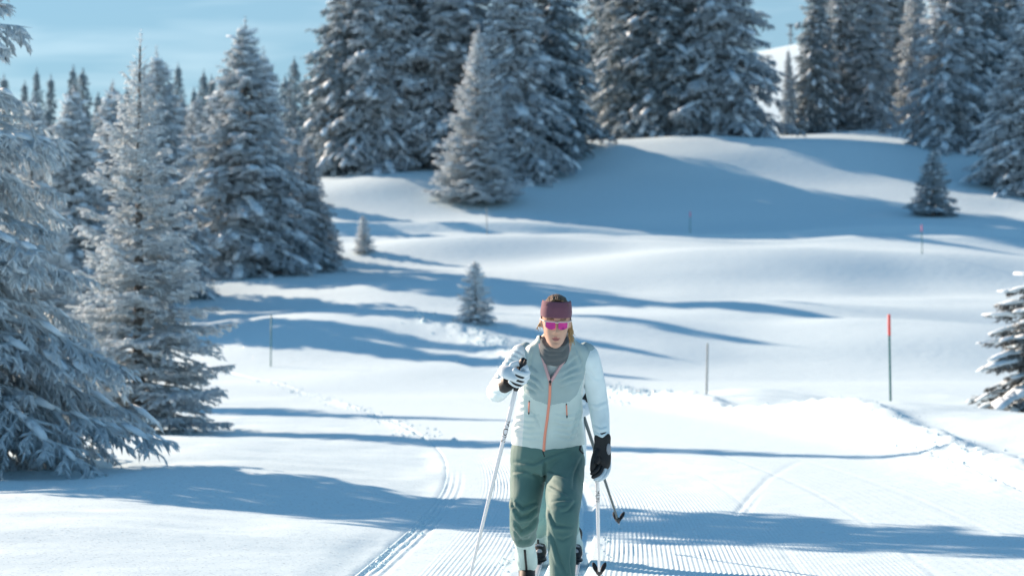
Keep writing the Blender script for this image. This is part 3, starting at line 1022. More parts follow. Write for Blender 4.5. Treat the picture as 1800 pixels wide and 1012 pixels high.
def delete_faces(me, mask):
    bm = bmesh.new(); bm.from_mesh(me); bm.faces.ensure_lookup_table()
    bmesh.ops.delete(bm, geom=[bm.faces[i] for i in np.nonzero(mask)[0]], context='FACES')
    bm.to_mesh(me); bm.free()


def bvh_of(*meshes):
    V, P, o = [], [], 0
    for me in meshes:
        V += [v.co.copy() for v in me.vertices]
        P += [[i + o for i in p.vertices] for p in me.polygons]
        o = len(V)
    return BVHTree.FromPolygons(V, P)


EYE = Vector((0, 0, CAM_H))


def hit(bvh, px, py):
    d = (W(px, py, 1.0) - EYE).normalized()
    loc, nor, _, dist = bvh.ray_cast(EYE, d, 40)
    if loc is None: return None, None
    if nor.dot(d) > 0: nor = -nor
    return loc, nor


def ribbon(bvh, line, width, off=.003, k=6, thick=.002, taper=False):
    """a flat tape lying on a garment"""
    L = catmull(np.array(line, float), k)
    T = np.gradient(L, axis=0); T /= np.linalg.norm(T, axis=1, keepdims=True) + 1e-9
    N = np.stack([-T[:, 1], T[:, 0]], -1)
    rows = []
    for i, (p, nn) in enumerate(zip(L, N)):
        w = width * (1 if not taper else math.sin(math.pi * (i + .6) / (len(L) + .2)) ** .5)
        row = []
        for s in (-.5, 0, .5):
            loc, nor = hit(bvh, *(p + nn * s * w))
            if loc is None: row = None; break
            row.append((np.array(loc + nor * (off + (thick if s == 0 else 0))), np.array(loc - nor * .003)))
        if row: rows.append(row)
    if len(rows) < 2: return None
    V = np.array([[r[0][0], r[1][0], r[2][0], r[2][1], r[0][1]] for r in rows]).reshape(-1, 3)
    return V, np.zeros((0, 3), int), grid_quads(len(rows), 5, True)


def px_tube(keys, **kw):
    """keys given as frame position, distance, radius in metres"""
    return tube([(*W(q[0], q[1], q[2]), *q[3:]) for q in keys], **kw)


# ---------------------------------------------------------------- cloth and gear materials
def cloth(name, col, rough=.75, bump=.25, sheen=.15, spec=.25, vary=.05):
    return mat(name, col, rough, spec=spec, bump=bump, bscale=420, vary=vary, vscale=14, sheen=sheen)


M_SKIN = mat('skin', (.60, .36, .26), .5, spec=.35, vary=.06, vscale=30)
M_LIP = mat('lips', (.46, .17, .15), .4)
M_BROW = mat('eyebrow', (.16, .10, .06), .8)
M_TEETH = mat('teeth', (.75, .70, .64), .3)
M_HAIR = mat('hair', (.17, .105, .055), .45, vary=.45, vscale=60)
M_BLOND = mat('blond_strands', (.42, .29, .14), .45, vary=.3, vscale=60)
M_BAND = cloth('mauve_knit', (.17, .072, .105), .85)
M_GAITER = cloth('grey_knit', (.095, .115, .125), .9, bump=.6)
M_SHIRT = cloth('ice_white_jersey', (.70, .83, .86), .55, spec=.4)
M_VEST_UP = cloth('grey_teal_shell', (.31, .43, .445), .5, spec=.45)
M_VEST_LOW = cloth('pale_mint_shell', (.50, .63, .62), .5, spec=.45)
M_VEST_SIDE = cloth('white_side_panel', (.72, .77, .76), .5, spec=.45)
M_ZIP = mat('coral_zip', (.78, .30, .21), .5)
M_ZIPTAPE = mat('rose_zip_tape', (.55, .36, .37), .6)
M_BLACK = mat('black_fabric', (.014, .016, .018), .6, bump=.3)
M_TROUSER = cloth('sage_softshell', (.085, .18, .165), .7)
M_MINT = cloth('mint_softshell', (.24, .43, .38), .65)
M_GAITER_BOOT = cloth('pale_mint_gaiter', (.56, .72, .69), .6)
M_GLOVE = cloth('white_glove', (.68, .77, .82), .6)
M_LENS = mat('mirrored_magenta_lens', (.42, .045, .24), .12, metallic=.9, spec=.6)
M_FRAME = mat('clear_beige_frame', (.72, .60, .55), .3)
M_POLE = mat('white_pole', (.74, .75, .78), .3, spec=.5)
M_POLE_DARK = mat('petrol_pole', (.02, .055, .065), .3, spec=.5)
M_POLE_BLUE = mat('blue_pole_print', (.02, .22, .32), .3)
M_RUBBER = mat('black_rubber', (.018, .019, .021), .55, spec=.3)
M_SILVER = mat('grey_plastic', (.32, .34, .37), .35)
M_SKI = mat('ski_top', (.70, .72, .75), .3, spec=.5)
M_SKI_EDGE = mat('ski_side', (.06, .07, .08), .4)
M_INK = mat('black_print', (.015, .015, .016), .5)


def child(name, me, parent, *mats, label=None):
    if me is None:
        print('nothing to build for', name); return None
    for m in mats: me.materials.append(m)
    o = bpy.data.objects.new(name, me)
    COL.objects.link(o)
    o.parent = parent
    if label: o['label'] = label
    return o


# ---------------------------------------------------------------- head
def lerp_tab(u, tab):
    t = np.array(tab); return np.interp(u, t[:, 0], t[:, 1])


HEAD_W = [(-.112, .012), (-.106, .027), (-.090, .042), (-.065, .054), (-.03, .064), (.005, .068), (.045, .072), (.07, .066), (.092, .046), (.106, .022), (.110, .006)]
HEAD_F = [(-.112, .050), (-.106, .068), (-.090, .079), (-.065, .078), (-.03, .079), (.005, .079), (.03, .085), (.06, .079), (.085, .055), (.103, .024), (.110, .006)]
HEAD_B = [(-.112, .00), (-.09, .02), (-.065, .045), (-.03, .075), (.005, .092), (.045, .100), (.075, .085), (.095, .052), (.110, .006)]


def head_rings(us, grow=0.0, n=48):
    an = np.linspace(0, 2 * math.pi, n, endpoint=False)
    ca, sa = np.cos(an), np.sin(an)
    ca_ = np.sign(ca) * np.abs(ca) ** .88; sa_ = np.sign(sa) * np.abs(sa) ** .92
    V = []
    for u in us:
        w = lerp_tab(u, HEAD_W) + grow; f = lerp_tab(u, HEAD_F) + grow; b = lerp_tab(u, HEAD_B) + grow
        V.append(np.stack([w * ca_, np.where(sa < 0, f, b) * sa_, np.full(n, u)], -1))      # local: x right, y back, z up
    return np.array(V)


def head_matrix(pos, pitch, yaw=0, roll=0):
    R = Matrix.Rotation(yaw, 3, 'Z') @ Matrix.Rotation(roll, 3, 'Y') @ Matrix.Rotation(pitch, 3, 'X') @ Matrix.Diagonal((.86, .96, 1.0))
    return np.array(R), np.array(pos)


def xf(V, hm):
    return V @ hm[0].T + hm[1]


def head_solid(hm):
    us = np.linspace(-.112, .110, 40)
    V = head_rings(us)
    n = V.shape[1]
    top = np.array([[0, 0, .112]]); bot = np.array([[0, -.03, -.113]])
    vv = np.vstack([V.reshape(-1, 3), bot, top])
    T = []
    last = (len(us) - 1) * n
    for i in range(n):
        j = (i + 1) % n
        T.append((len(vv) - 2, j, i)); T.append((len(vv) - 1, last + i, last + j))
    return xf(vv, hm), np.array(T), grid_quads(len(us), n, True)


def face_features(me, hm):
    """nose, sockets, lips, chin pressed into the fused skin"""
    co = get_co(me)
    L = (co - hm[1]) @ np.linalg.inv(hm[0]).T
    x, y, z = L[:, 0], L[:, 1], L[:, 2]
    fr = (y < -.02) & (z > -.12) & (z < .06)
    g = lambda a, s: np.exp(-(a / s) ** 2)
    dy = np.zeros(len(co))
    nose = np.interp(z, [-.046, -.040, -.033, .0, .022], [0, .012, .024, .010, 0])
    nw = np.interp(z, [-.04, -.03, .0, .02], [.014, .013, .009, .009])
    dy -= nose * np.exp(-(x / nw) ** 2)
    dy -= .006 * g(np.abs(x) - .012, .006) * g(z + .036, .007)
    dy += .011 * g(np.abs(x) - .031, .015) * g(z - .002, .012)
    dy -= .004 * g(np.abs(x) - .040, .015) * g(z + .030, .014)
    dy -= .006 * g(x, .019) * g(z + .0575, .0048)
    dy -= .007 * g(x, .017) * g(z + .0715, .0055)
    dy += .008 * g(x, .016) * g(z + .0645, .0032)
    dy -= .006 * g(x, .016) * g(z + .094, .010)
    dy += .004 * g(x, .02) * g(z + .081, .005)
    L[:, 1] += np.where(fr, dy, 0)
    set_co(me, xf(L, hm))

    def fn(px, py, c, no):
        q = (c - hm[1]) @ np.linalg.inv(hm[0]).T
        X, Y, Z = q[:, 0], q[:, 1], q[:, 2]
        idx = np.zeros(len(c))
        f = Y < -.04
        mw = .021
        lip = f & (np.abs(X) < mw) & (Z < -.0575 - .004 * (X / mw) ** 2) & (Z > -.0735 + .008 * (X / mw) ** 2)
        idx[lip] = 1
        idx[f & (np.abs(np.abs(X) - .032) < .016) & (np.abs(Z - .021 + .05 * np.maximum(np.abs(X) - .035, 0)) < .0035)] = 2
        return idx
    paint(me, fn)


def strand(pts, r=.0016, n=5):
    return tube([(*p, r * (1 if i < len(pts) - 1 else .3)) for i, p in enumerate(pts)], n=n, k=4)


# ---------------------------------------------------------------- things they carry
def make_pole(name, label, top, tip, dark=False, group=None, basket_dir=1, letters=None):
    """top: upper end of the grip, tip: spike"""
    top, tip = Vector(top), Vector(tip)
    ax = (tip - top)
    Ln = ax.length
    ax.normalize()
    root = bpy.data.objects.new(name, None); COL.objects.link(root)
    root.location = tip
    q = ax.to_track_quat('-Z', 'Y')
    root.rotation_mode = 'QUATERNION'
    root.rotation_quaternion = q
    tag(root, label, 'ski pole', group)
    # local: z up along the pole, 0 at the tip
    sh = tube([(0, 0, .03, .0055), (0, 0, .15, .0062), (0, 0, Ln * .5, .0088), (0, 0, Ln - .12, .0096)], n=16, k=3)
    child('shaft', to_mesh('shaft', sh), root, M_POLE_DARK if dark else M_POLE)
    if dark:
        child('printed_sleeve', to_mesh('sleeve', tube([(0, 0, Ln - .42, .0089), (0, 0, Ln - .2, .0091)], n=16, k=2)), root, M_POLE_BLUE)
    gr = join([tube([(0, 0, Ln - .16, .011), (0, 0, Ln - .13, .0145, .016), (0, 0, Ln - .08, .0125, .015), (0, 0, Ln - .03, .014, .017), (0, -.004, Ln - .005, .017, .021), (0, -.006, Ln + .012, .010, .013)], n=18, k=4),
               tube([(0, -.02, Ln - .005, .006), (0, -.026, Ln + .012, .007), (0, -.03, Ln + .03, .005)], n=10, k=3)])
    child('grip', to_mesh('grip', gr), root, M_RUBBER)
    st = tube([(0, .016, Ln - .01, .010, .0015), (0, .03, Ln - .04, .010, .0015), (.006, .034, Ln - .09, .010, .0015), (.004, .02, Ln - .12, .010, .0015)], n=8, k=4)
    child('wrist_strap', to_mesh('strap', st), root, M_BLACK)
    child('tip_spike', to_mesh('tip', tube([(0, 0, 0, .0012), (0, 0, .03, .004), (0, 0, .05, .0075)], n=10, k=2)), root, M_SILVER)
    # half-moon basket with two wings
    bk = [ball((0, .004 * basket_dir, .055), (.018, .016, .006)), tube([(0, 0, .030, .008), (0, 0, .058, .012), (0, 0, .085, .0100)], n=12, k=2)]
    for sg in (-1, 1):
        ca, sa_ = math.cos(-sg * .38), math.sin(-sg * .38)
        bk.append(ball((sg * .021, .030 * basket_dir, .057), (.0125, .031, .0055), rot=((ca, -sa_, 0), (sa_, ca, 0), (0, 0, 1))))
    child('basket', fuse('basket', bk, .0022, 2), root, M_RUBBER)
    if letters:
        word, at, size = letters
        cu = bpy.data.curves.new('letters', 'FONT'); cu.body = word; cu.size = size; cu.align_x = 'CENTER'; cu.align_y = 'CENTER'; cu.extrude = 0.0
        tmp = bpy.data.objects.new('tmp', cu); COL.objects.link(tmp)
        dg = bpy.context.evaluated_depsgraph_get()
        tm = bpy.data.meshes.new_from_object(tmp.evaluated_get(dg))
        bpy.data.objects.remove(tmp)
        bm = bmesh.new(); bm.from_mesh(tm)
        bmesh.ops.triangulate(bm, faces=bm.faces)
        for _ in range(2):
            bmesh.ops.subdivide_edges(bm, edges=bm.edges, cuts=1)
        # wrap round the shaft: text runs down the pole
        # which way is the camera in local coordinates?
        inv = q.to_matrix().inverted()
        toc = inv @ ((EYE - (top + (tip - top) * .4)).normalized())
        a0 = math.atan2(toc.y, toc.x)
        r = .0099
        for v in bm.verts:
            a = a0 + v.co.y / r
            v.co = Vector((r * math.cos(a), r * math.sin(a), at - v.co.x * 1.35))
        bm.to_mesh(tm); bm.free()
        child('lettering', tm, root, M_INK)
    return root


def make_ski(name, label, x, d_heel_foot, length=1.86, group=None):
    """x: side position under the foot; d_heel_foot: distance of the foot's middle"""
    n = 46
    t = np.linspace(0, 1, n)
    y = (t - .47) * length                     # -y = tip (towards the camera)
    y = -y                                      # t=0 tail (far), t=1 tip (near)
    wdt = .0215 + .002 * np.cos((t - .5) * 6) + .0015 * t
    wdt = wdt * np.interp(t, [0, .02, .93, .985, 1], [.7, 1, 1, .6, .25])
    zc = .012 + .075 * sstep(.90, 1.0, t) ** 1.3 + .012 * sstep(.04, 0, t) + .010 * np.exp(-((t - .47) / .2) ** 2)
    th = .009 * np.interp(t, [0, .3, .5, .8, 1], [.6, 1.2, 1.6, 1.0, .5])
    sect = [(-1, 0), (-.97, 1), (-.6, 1.25), (.6, 1.25), (.97, 1), (1, 0), (.9, -.3), (-.9, -.3)]
    V = np.array([[(a * wdt[i], y[i], zc[i] + b * th[i]) for a, b in sect] for i in range(n)]).reshape(-1, 3)
    Q = grid_quads(n, 8, True)
    me = mesh_np('ski', V, quads=Q, tris=np.array([(0, i, i + 1) for i in range(1, 7)] + [((n - 1) * 8, (n - 1) * 8 + i + 1, (n - 1) * 8 + i) for i in range(1, 7)]))
    e = bpy.data.objects.new(name, None); COL.objects.link(e)
    sl = float((trail_left(d_heel_foot + 1) - trail_left(d_heel_foot - 1)) / 2)
    e.location = (x, d_heel_foot, float(ground_z(x, d_heel_foot)) - .034)
    e.rotation_euler = (0, 0, -math.atan(sl))
    tag(e, label, 'ski', group)
    child('ski_body', me, e, M_SKI)
    b = join([tube([(0, .06, .030, .022, .010), (0, -.10, .032, .022, .010), (0, -.20, .034, .020, .012), (0, -.23, .040, .014, .018)], n=12, k=2, ref=(1, 0, 0)),
              tube([(0, .02, .030, .024, .006), (0, .13, .030, .023, .006)], n=10, k=2)])
    child('binding', to_mesh('binding', b), e, M_RUBBER)
    return e


def make_boot(parent, foot, lift=0.0, cover=True, gaiter_top=None, pale=M_GAITER_BOOT, low=.12):
    """foot: point on the ski under the middle of the foot, toes towards the camera; lift: heel height"""
    fx, fy, fz = foot

    def p(dy, dz):
        r = (dy + .12) / .27
        return (fx, fy + dy, fz + dz + max(0, r) * lift)
    sole = tube([(*p(-.135, .026), .026, .014), (*p(-.09, .022), .042, .014), (*p(0, .020), .040, .013), (*p(.08, .022), .036, .014), (*p(.125, .026), .026, .014)], n=16, k=3, round_ends=True)
    child('boot_sole', to_mesh('sole', sole), parent, M_RUBBER)
    up = [tube([(*p(-.125, .045), .026, .020), (*p(-.08, .055), .040, .032), (*p(-.01, .070), .040, .044), (*p(.06, .080), .038, .050), (*p(.10, .070), .032, .044)], n=18, k=3, round_ends=True),
          tube([(*p(.05, .06), .038, .055), (*p(.055, .12), .040, .056), (*p(.05, .17), .043, .054)], n=18, k=3, round_ends=True)]
    child('boot_upper', fuse('boot', up, .005, 3), parent, M_BLACK)
    tg = tube([(fx - .022, *p(-.06, .092)[1:], .006), (fx, *p(-.065, .10)[1:], .007), (fx + .022, *p(-.06, .092)[1:], .006)], n=8, k=4, ref=(0, 1, 0))
    tg2 = ball(p(-.115, .072), (.017, .012, .014))
    child('boot_buckle', to_mesh('buckle', tg), parent, M_SILVER)
    child('toe_bar', to_mesh('toe_bar', tg2), parent, M_SILVER)
    if cover:
        g0 = Vector(p(.045, low))
        g1 = Vector(gaiter_top)
        keys = [(*g0.lerp(g1, t), .050 * (1 + .05 * math.sin(t * 9)) - .004 * t, .056) for t in (0, .25, .5, .75, 1)]
        me = fuse('gaiter', [tube(keys, n=24, k=5)], .005, 2)
        crease(me, [], ruffle=.003, rscale=30)
        child('boot_gaiter', me, parent, pale)
        ax_ = (g1 - g0).normalized()
        out_ = Vector((0, -1, 0)) - ax_ * Vector((0, -1, 0)).dot(ax_)
        out_ = out_.normalized() * .0575 + Vector((-.004, 0, 0))
        zl = [(*(Vector(k[:3]) + out_), .0055, .006) for k in keys[0:4]]
        child('gaiter_zip', to_mesh('zip', tube(zl, n=8, k=3)), parent, M_BLACK)


def glove_fist(parent, c, s, axis, white=M_GLOVE, flip=1):
    """a fist seen from the knuckles, closed round a grip; c centre, axis = along the grip (unit, up)"""
    c = Vector(c); up = Vector(axis).normalized()
    fw = (EYE - c).normalized()
    fw = (fw - up * fw.dot(up)).normalized()
    rt = up.cross(fw) * -1 if flip < 0 else fw.cross(up) * -1
    rt = Vector((rt.x, rt.y, rt.z)).normalized()
    if rt.x * flip < 0: rt = -rt
    P = lambda a, b, h: c + rt * a * s + fw * b * s + up * h * s
    parts = [tube([(*P(-.052, -.012, -.018), .025, .030), (*P(-.035, .006, -.004), .027, .040), (*P(-.010, .018, .004), .022, .042), (*P(.010, .018, .006), .012, .036)], n=18, k=4, ref=up, round_ends=True)]
    stripes = []
    for i, h in enumerate((.034, .013, -.009, -.030)):
        ln = (.050, .054, .051, .042)[i]
        path = [P(-.012, .026, h * .95), P(.012, .036, h), P(ln * .72, .028, h - .001), P(ln * .92, .006, h - .003), P(ln * .62, -.012, h - .005), P(.016, -.014, h - .006)]
        rr = (.0118, .0122, .0118, .0105)[i] * s
        parts.append(tube([(*q, rr) for q in path], n=12, k=5, ref=up, round_ends=True))
        if i < 3:
            hm_ = h - .0108
            stripes.append(tube([(*P(-.024, .0275, hm_), .0020, .0015), (*P(-.006, .0345, hm_), .0050, .004), (*P(.012, .0455, hm_), .0055, .004), (*P(ln * .66, .0405, hm_ - .001), .0055, .004), (*P(ln * .88, .020, hm_ - .002), .003, .003)], n=8, k=4, ref=up))
    # thumb over the grip end
    parts.append(tube([(*P(-.030, -.014, .022), .014), (*P(-.008, -.022, .040), .0135), (*P(.020, -.012, .046), .0125), (*P(.036, .004, .044), .0105)], n=12, k=4, ref=rt, round_ends=True))
    g = child('glove', fuse('glove', parts, .003, 2), parent, white)
    for st_ in stripes:
        child('finger_gusset', to_mesh('gusset', st_), g, M_BLACK)
    return g

# ---------------------------------------------------------------- the skier in front
def build_woman():
    D_H = 10.55
    hm = head_matrix(W(977.0, 564.5, D_H), math.radians(10), math.radians(2), math.radians(2))
    wp = lambda q: (*W(q[0], q[1], q[2]), *q[3:])
    torso_keys = [(963, 800, 11.05, .145, .115), (963, 770, 11.0, .145, .112), (964, 737, 10.95, .138, .104), (968, 690, 10.88, .130, .108),
                  (975, 655, 10.82, .130, .112), (977, 632, 10.78, .138, .098), (977, 612, 10.75, .125, .078), (977, 602, 10.73, .085, .066), (976, 592, 10.70, .055, .056), (976, 580, 10.66, .048, .052)]
    armL = [(922, 622, 10.78, .050), (903, 646, 10.77, .048), (886, 670, 10.74, .044), (873, 688, 10.68, .040), (878, 684, 10.55, .038), (892, 674, 10.42, .028)]
    armR = [(1030, 624, 10.78, .050), (1040, 655, 10.83, .046), (1050, 700, 10.90, .040), (1055, 735, 10.90, .037), (1059, 772, 10.86, .027)]
    legL = [(930, 815, 11.03, .072, .080), (927, 855, 11.0, .064), (922, 905, 10.97, .052), (921, 925, 11.08, .036), (922, 938, 11.14, .026), (923, 950, 11.19, .020)]
    legR = [(992, 815, 11.02, .074, .082), (991, 855, 10.88, .070), (989, 905, 10.68, .056), (988, 960, 10.66, .050), (988, 1040, 10.62, .038), (988, 1070, 10.62, .036)]
    # ---- body: one continuous skin
    parts = [head_solid(hm), px_tube([(*k[:3], k[3] - .022, k[4] - .022) if k[1] > 606 else k for k in torso_keys], n=28, k=3)]
    parts += [px_tube(k, n=18, k=3, round_ends=True) for k in (armL, armR, legL, legR)]
    # hands inside the gloves
    parts += [ball(W(904, 656, 10.38), (.018, .016, .028)), ball(W(1057, 797, 10.84), (.020, .014, .034))]
    # ears
    for s in (-1, 1):
        parts.append(ball(xf(np.array([[s * .073, .012, -.006]]), hm)[0], (.007, .016, .026)))
    body = fuse('person', parts, .0045, 3)
    face_features(body, hm)
    person = link('person', body, mats=[M_SKIN, M_LIP, M_BROW, M_TEETH])
    tag(person, 'woman skier in front in grey vest, sage trousers, mauve headband and pink glasses', 'person')
    # ---- headband
    us = np.linspace(.024, .093, 12)

    def band(us_, gr):
        R = head_rings(np.minimum(us_, .050 + (us_ - .050) * .56), gr)
        R[:, :, 2] = us_[:, None]
        R[:, :, 2] += np.where(R[:, :, 1] > 0, -.25 * R[:, :, 1], -.04 * R[:, :, 1])
        return R
    R = band(us, .009)
    R2 = band(us[::-1], .004)
    RR = np.concatenate([R, R2, R[:1]])
    child('headband', mesh_np('headband', xf(RR.reshape(-1, 3), hm), quads=grid_quads(len(RR), 48, True)), person, M_BAND)
    # ---- hair
    us = np.linspace(-.02, .110, 16)
    R = head_rings(us, .0085)
    V = R.reshape(-1, 3)
    rs = np.random.RandomState(3)
    V = V + rs.normal(0, .0006, V.shape)
    cap = mesh_np('hair', xf(V, hm), quads=grid_quads(len(us), 48, True))
    c0 = np.empty(len(cap.polygons) * 3, np.float32); cap.polygons.foreach_get('center', c0)
    Lc = (c0.reshape(-1, 3) - hm[1]) @ np.linalg.inv(hm[0]).T
    delete_faces(cap, (Lc[:, 1] < .005) & (Lc[:, 2] < .055))
    hp = [(np.array([v.co[:] for v in cap.vertices]), np.array([list(p.vertices) for p in cap.polygons if len(p.vertices) == 3], int).reshape(-1, 3), np.array([list(p.vertices) for p in cap.polygons if len(p.vertices) == 4], int))]
    for i in range(110):              # combed back strands over the crown
        a = rs.uniform(-1, 1)
        pts = []
        for t in np.linspace(0, 1, 6):
            yy = -.062 + .115 * t; xx = a * .055 * (1 - .35 * t)
            zz = .085 + .028 * math.sin(math.pi * (.18 + .6 * t)) - .42 * (xx ** 2) / .055 + rs.uniform(0, .005)
            pts.append((xx + rs.normal(0, .001), yy, zz))
        hp.append(strand(xf(np.array(pts), hm), .0022))
    hp.append(ball(xf(np.array([[.010, .070, .082]]), hm)[0], (.034, .030, .026)))
    child('hair', to_mesh('hair', join(hp)), person, M_HAIR)
    lo = []
    for i in range(26):               # loose strands beside the right cheek of the picture
        sx = 1 if i < 19 else -1
        x0 = sx * rs.uniform(.066, .077); z0 = rs.uniform(-.012, .02)
        ln = rs.uniform(.05, .12) if sx > 0 else rs.uniform(.03, .05)
        pts = [(x0, rs.uniform(0, .03), z0), (x0 + sx * rs.uniform(.002, .012), .01, z0 - ln * .4), (x0 + sx * rs.uniform(.0, .02), rs.uniform(-.01, .02), z0 - ln * .75), (x0 + sx * rs.uniform(-.006, .03), rs.uniform(-.02, .02), z0 - ln)]
        lo.append(strand(xf(np.array(pts), hm), .0021))
    child('loose_strands', to_mesh('strands', join(lo)), person, M_BLOND)['kind'] = 'stuff'
    # ---- sunglasses
    fr = []
    lens_parts = []
    for s in (-1, 1):
        rows = []
        for v in np.linspace(0, 1, 9):
            row = []
            for u in np.linspace(0, 1, 13):
                x = s * (.008 + .049 * u)
                edge = .004 * (abs(2 * u - 1) ** 3)
                zt = .012 - .001 * u; zb = -.026 + .014 * (u ** 2.5) + .010 * (1 - u) ** 3
                z = zb + (zt - zb) * v
                y = -.098 + 5.6 * x * x + .9 * (z + .005) ** 2 * 4
                row.append((x, y, z))
            rows.append(row)
        G = np.array(rows)
        G2 = G.copy(); G2[:, :, 1] += .003
        A = np.vstack([G.reshape(-1, 3), G2.reshape(-1, 3)])
        q = grid_quads(9, 13)
        A_me = mesh_np('lens', xf(A, hm), quads=np.vstack([q, q[:, ::-1] + 9 * 13]))
        lens_parts.append(A_me)
        top = G[-1]; fr.append(tube([(*xf(np.array([p]), hm)[0], .0034, .0026) for p in top[::2]], n=8, k=3))
        out_ = G[:, -1]; fr.append(tube([(*xf(np.array([p]), hm)[0], .0022) for p in out_[::2]], n=8, k=2))
        te = [(s * .057, -.080, .011), (s * .070, -.06, .012), (s * .0775, -.02, .010), (s * .0775, .02, .004)]
        fr.append(tube([(*p, .0035) for p in xf(np.array(te), hm)], n=8, k=3))
    fr.append(tube([(*p, .0032) for p in xf(np.array([(-.008, -.098, .010), (0, -.0995, .008), (.008, -.098, .010)]), hm)], n=8, k=3))
    glasses = child('sunglasses', to_mesh('frame', join(fr)), person, M_FRAME)
    for m_ in lens_parts:
        child('lens', m_, glasses, M_LENS)
    # ---- neck gaiter
    ge = []
    for y_, dd, ra, rb, tilt in ((630, 10.735, .078, .074, 0), (622, 10.715, .071, .070, .0), (613, 10.685, .066, .070, 0), (604, 10.66, .063, .072, 0), (597, 10.645, .062, .072, 0)):
        ge.append(wp((975, y_, dd, ra, rb)))
    gt = fuse('neck_gaiter', [tube(ge, n=36, k=4, flat=np.array([0, -.45, .89]))], .0045, 2)
    crease(gt, [(1, .8, [(950, 608), (962, 618), (990, 620), (1001, 606)]), (1, .8, [(951, 617), (965, 626), (992, 624)]), (.6, .7, [(953, 600), (966, 610), (988, 612)])], amp=.006, width=3.2, ruffle=.002)
    child('neck_gaiter', gt, person, M_GAITER)
    # ---- base layer shirt
    g = lambda ks, a: [(*k[:3], *[r + a for r in k[3:]]) for k in ks]
    sl = [px_tube(g(torso_keys[1:8], -.010), n=28, k=3)]
    AL = g(armL, .006); AR = g(armR, .006)
    shirt = fuse('shirt', sl + [px_tube(AL, n=20, k=5, round_ends=True), px_tube(AR, n=20, k=5, round_ends=True)], .005, 4)
    cl = []
    for i in range(9):
        t = i / 8
        a = np.array((912 - 42 * t, 618 + 52 * t)); 
        cl.append((.55, .75, [tuple(a + (-14, -6)), tuple(a + (4, 3)), tuple(a + (16, 13))]))
    cl += [(.6, 1, [(866, 690), (880, 694), (893, 688)]), (.5, .8, [(880, 700), (890, 690), (894, 680)]), (.6, .8, [(1036, 706), (1050, 712), (1066, 704)]),
           (.5, .8, [(1042, 745), (1056, 752), (1068, 748)]), (.5, .8, [(1044, 757), (1058, 762), (1070, 757)]), (.4, .8, [(1032, 650), (1044, 664), (1056, 668)])]
    crease(shirt, cl, amp=.009, width=2.8, ruffle=.0025, rscale=20)
    child('shirt', shirt, person, M_SHIRT)
    # ---- vest
    vk = [(963, 781, 11.03, .168, .142), (963, 765, 11.0, .166, .140), (963, 740, 10.95, .158, .130), (967, 705, 10.9, .146, .128), (971, 680, 10.86, .142, .132),
          (975, 655, 10.82, .145, .130), (977, 636, 10.79, .153, .112), (977.5, 620, 10.76, .152, .094), (977.5, 609, 10.745, .132, .084), (977, 601, 10.73, .104, .080), (976.5, 595, 10.715, .086, .080), (976, 589, 10.70, .081, .081)]
    vt = tube([wp(k) for k in vk], n=64, k=6, flat=np.array([0, 0, 1.0]))
    sh = [px_tube([(925, 612, 10.77, .035), (921, 622, 10.78, .040), (924, 640, 10.79, .038)], n=16, k=3, round_ends=True), px_tube([(1028, 612, 10.77, .035), (1033, 622, 10.78, .040), (1030, 640, 10.79, .038)], n=16, k=3, round_ends=True)]
    vest = fuse('vest', [vt] + sh, .005, 4)
    co = get_co(vest)
    px = to_px(co)
    # hem dips in front
    k = sstep(750, 785, px[:, 1])
    co[:, 2] -= k * .026 * sstep(.05, -.12, co[:, 1] - 11.0) * np.clip(1 - np.abs(px[:, 0] - 958) / 75, 0, 1)
    # bust
    for bx in (948, 1000):
        no = get_no(vest)
        w_ = np.exp(-((px[:, 0] - bx) / 24) ** 2 - ((px[:, 1] - 672) / 24) ** 2) * (no[:, 1] < 0)
        co[:, 1] -= .022 * w_
    set_co(vest, co)
    cr = []
    for a in [[(925, 655), (945, 668), (958, 684)], [(924, 668), (944, 680), (955, 692)], [(926, 682), (945, 692)], [(1026, 640), (1005, 650), (985, 662)], [(1025, 655), (1004, 662), (980, 672)], [(1024, 668), (1004, 674), (984, 682)],
              [(930, 640), (945, 655)], [(1018, 625), (1000, 640)], [(938, 612), (930, 640), (928, 655)], [(1012, 610), (1022, 634), (1026, 650)]]:
        cr.append((.8, .8, a))
    for y_ in (727, 738, 748, 758, 768):
        cr.append((.4, .7, [(906, y_ - 2), (930, y_ + 3), (952, y_ + (y_ % 5) - 1)]))
        cr.append((.4, .7, [(972, y_ - 1), (1000, y_ + 3), (1022, y_ - 7)]))
    for y_ in (690, 701, 712, 724, 736, 748):
        cr.append((.7, .6, [(900, y_ + 7), (910, y_), (920, y_ + 2)]))
    cr += [(1.0, .9, [(1022, 700), (1012, 740), (1004, 772)]), (.8, .9, [(1026, 725), (1018, 755), (1015, 772)]), (.6, .8, [(925, 716), (940, 730), (951, 752)])]
    crease(vest, cr, amp=.0085, width=3.0, ruffle=.003, rscale=24)

    def vfn(px, py, c, no):
        idx = np.ones(len(px))
        bound = np.interp(px, [915, 922, 940, 966, 1000, 1014, 1024], [672, 688, 703, 712, 706, 694, 668])
        idx[py < bound] = 0
        side = np.interp(py, [640, 690, 740, 790], [918, 920, 921, 917])
        idx[(px < side) & (py > 655)] = 2
        sr = np.interp(py, [640, 690, 740, 790], [1031, 1021, 1036, 1040])
        idx[(px > sr) & (py > 650)] = 2
        return idx
    paint(vest, vfn)
    no = np.empty(len(vest.polygons) * 3, np.float32); vest.polygons.foreach_get('center', no)
    ctr = no.reshape(-1, 3).astype(float)
    cpx = to_px(ctr)
    lx = np.interp(cpx[:, 1], [588, 612, 671], [948, 951, 967]); rx = np.interp(cpx[:, 1], [588, 612, 671], [1004, 1000, 968])
    front = ctr[:, 1] < np.interp(cpx[:, 1], [588, 780], [10.715, 10.98])
    bvh_full = bvh_of(vest)
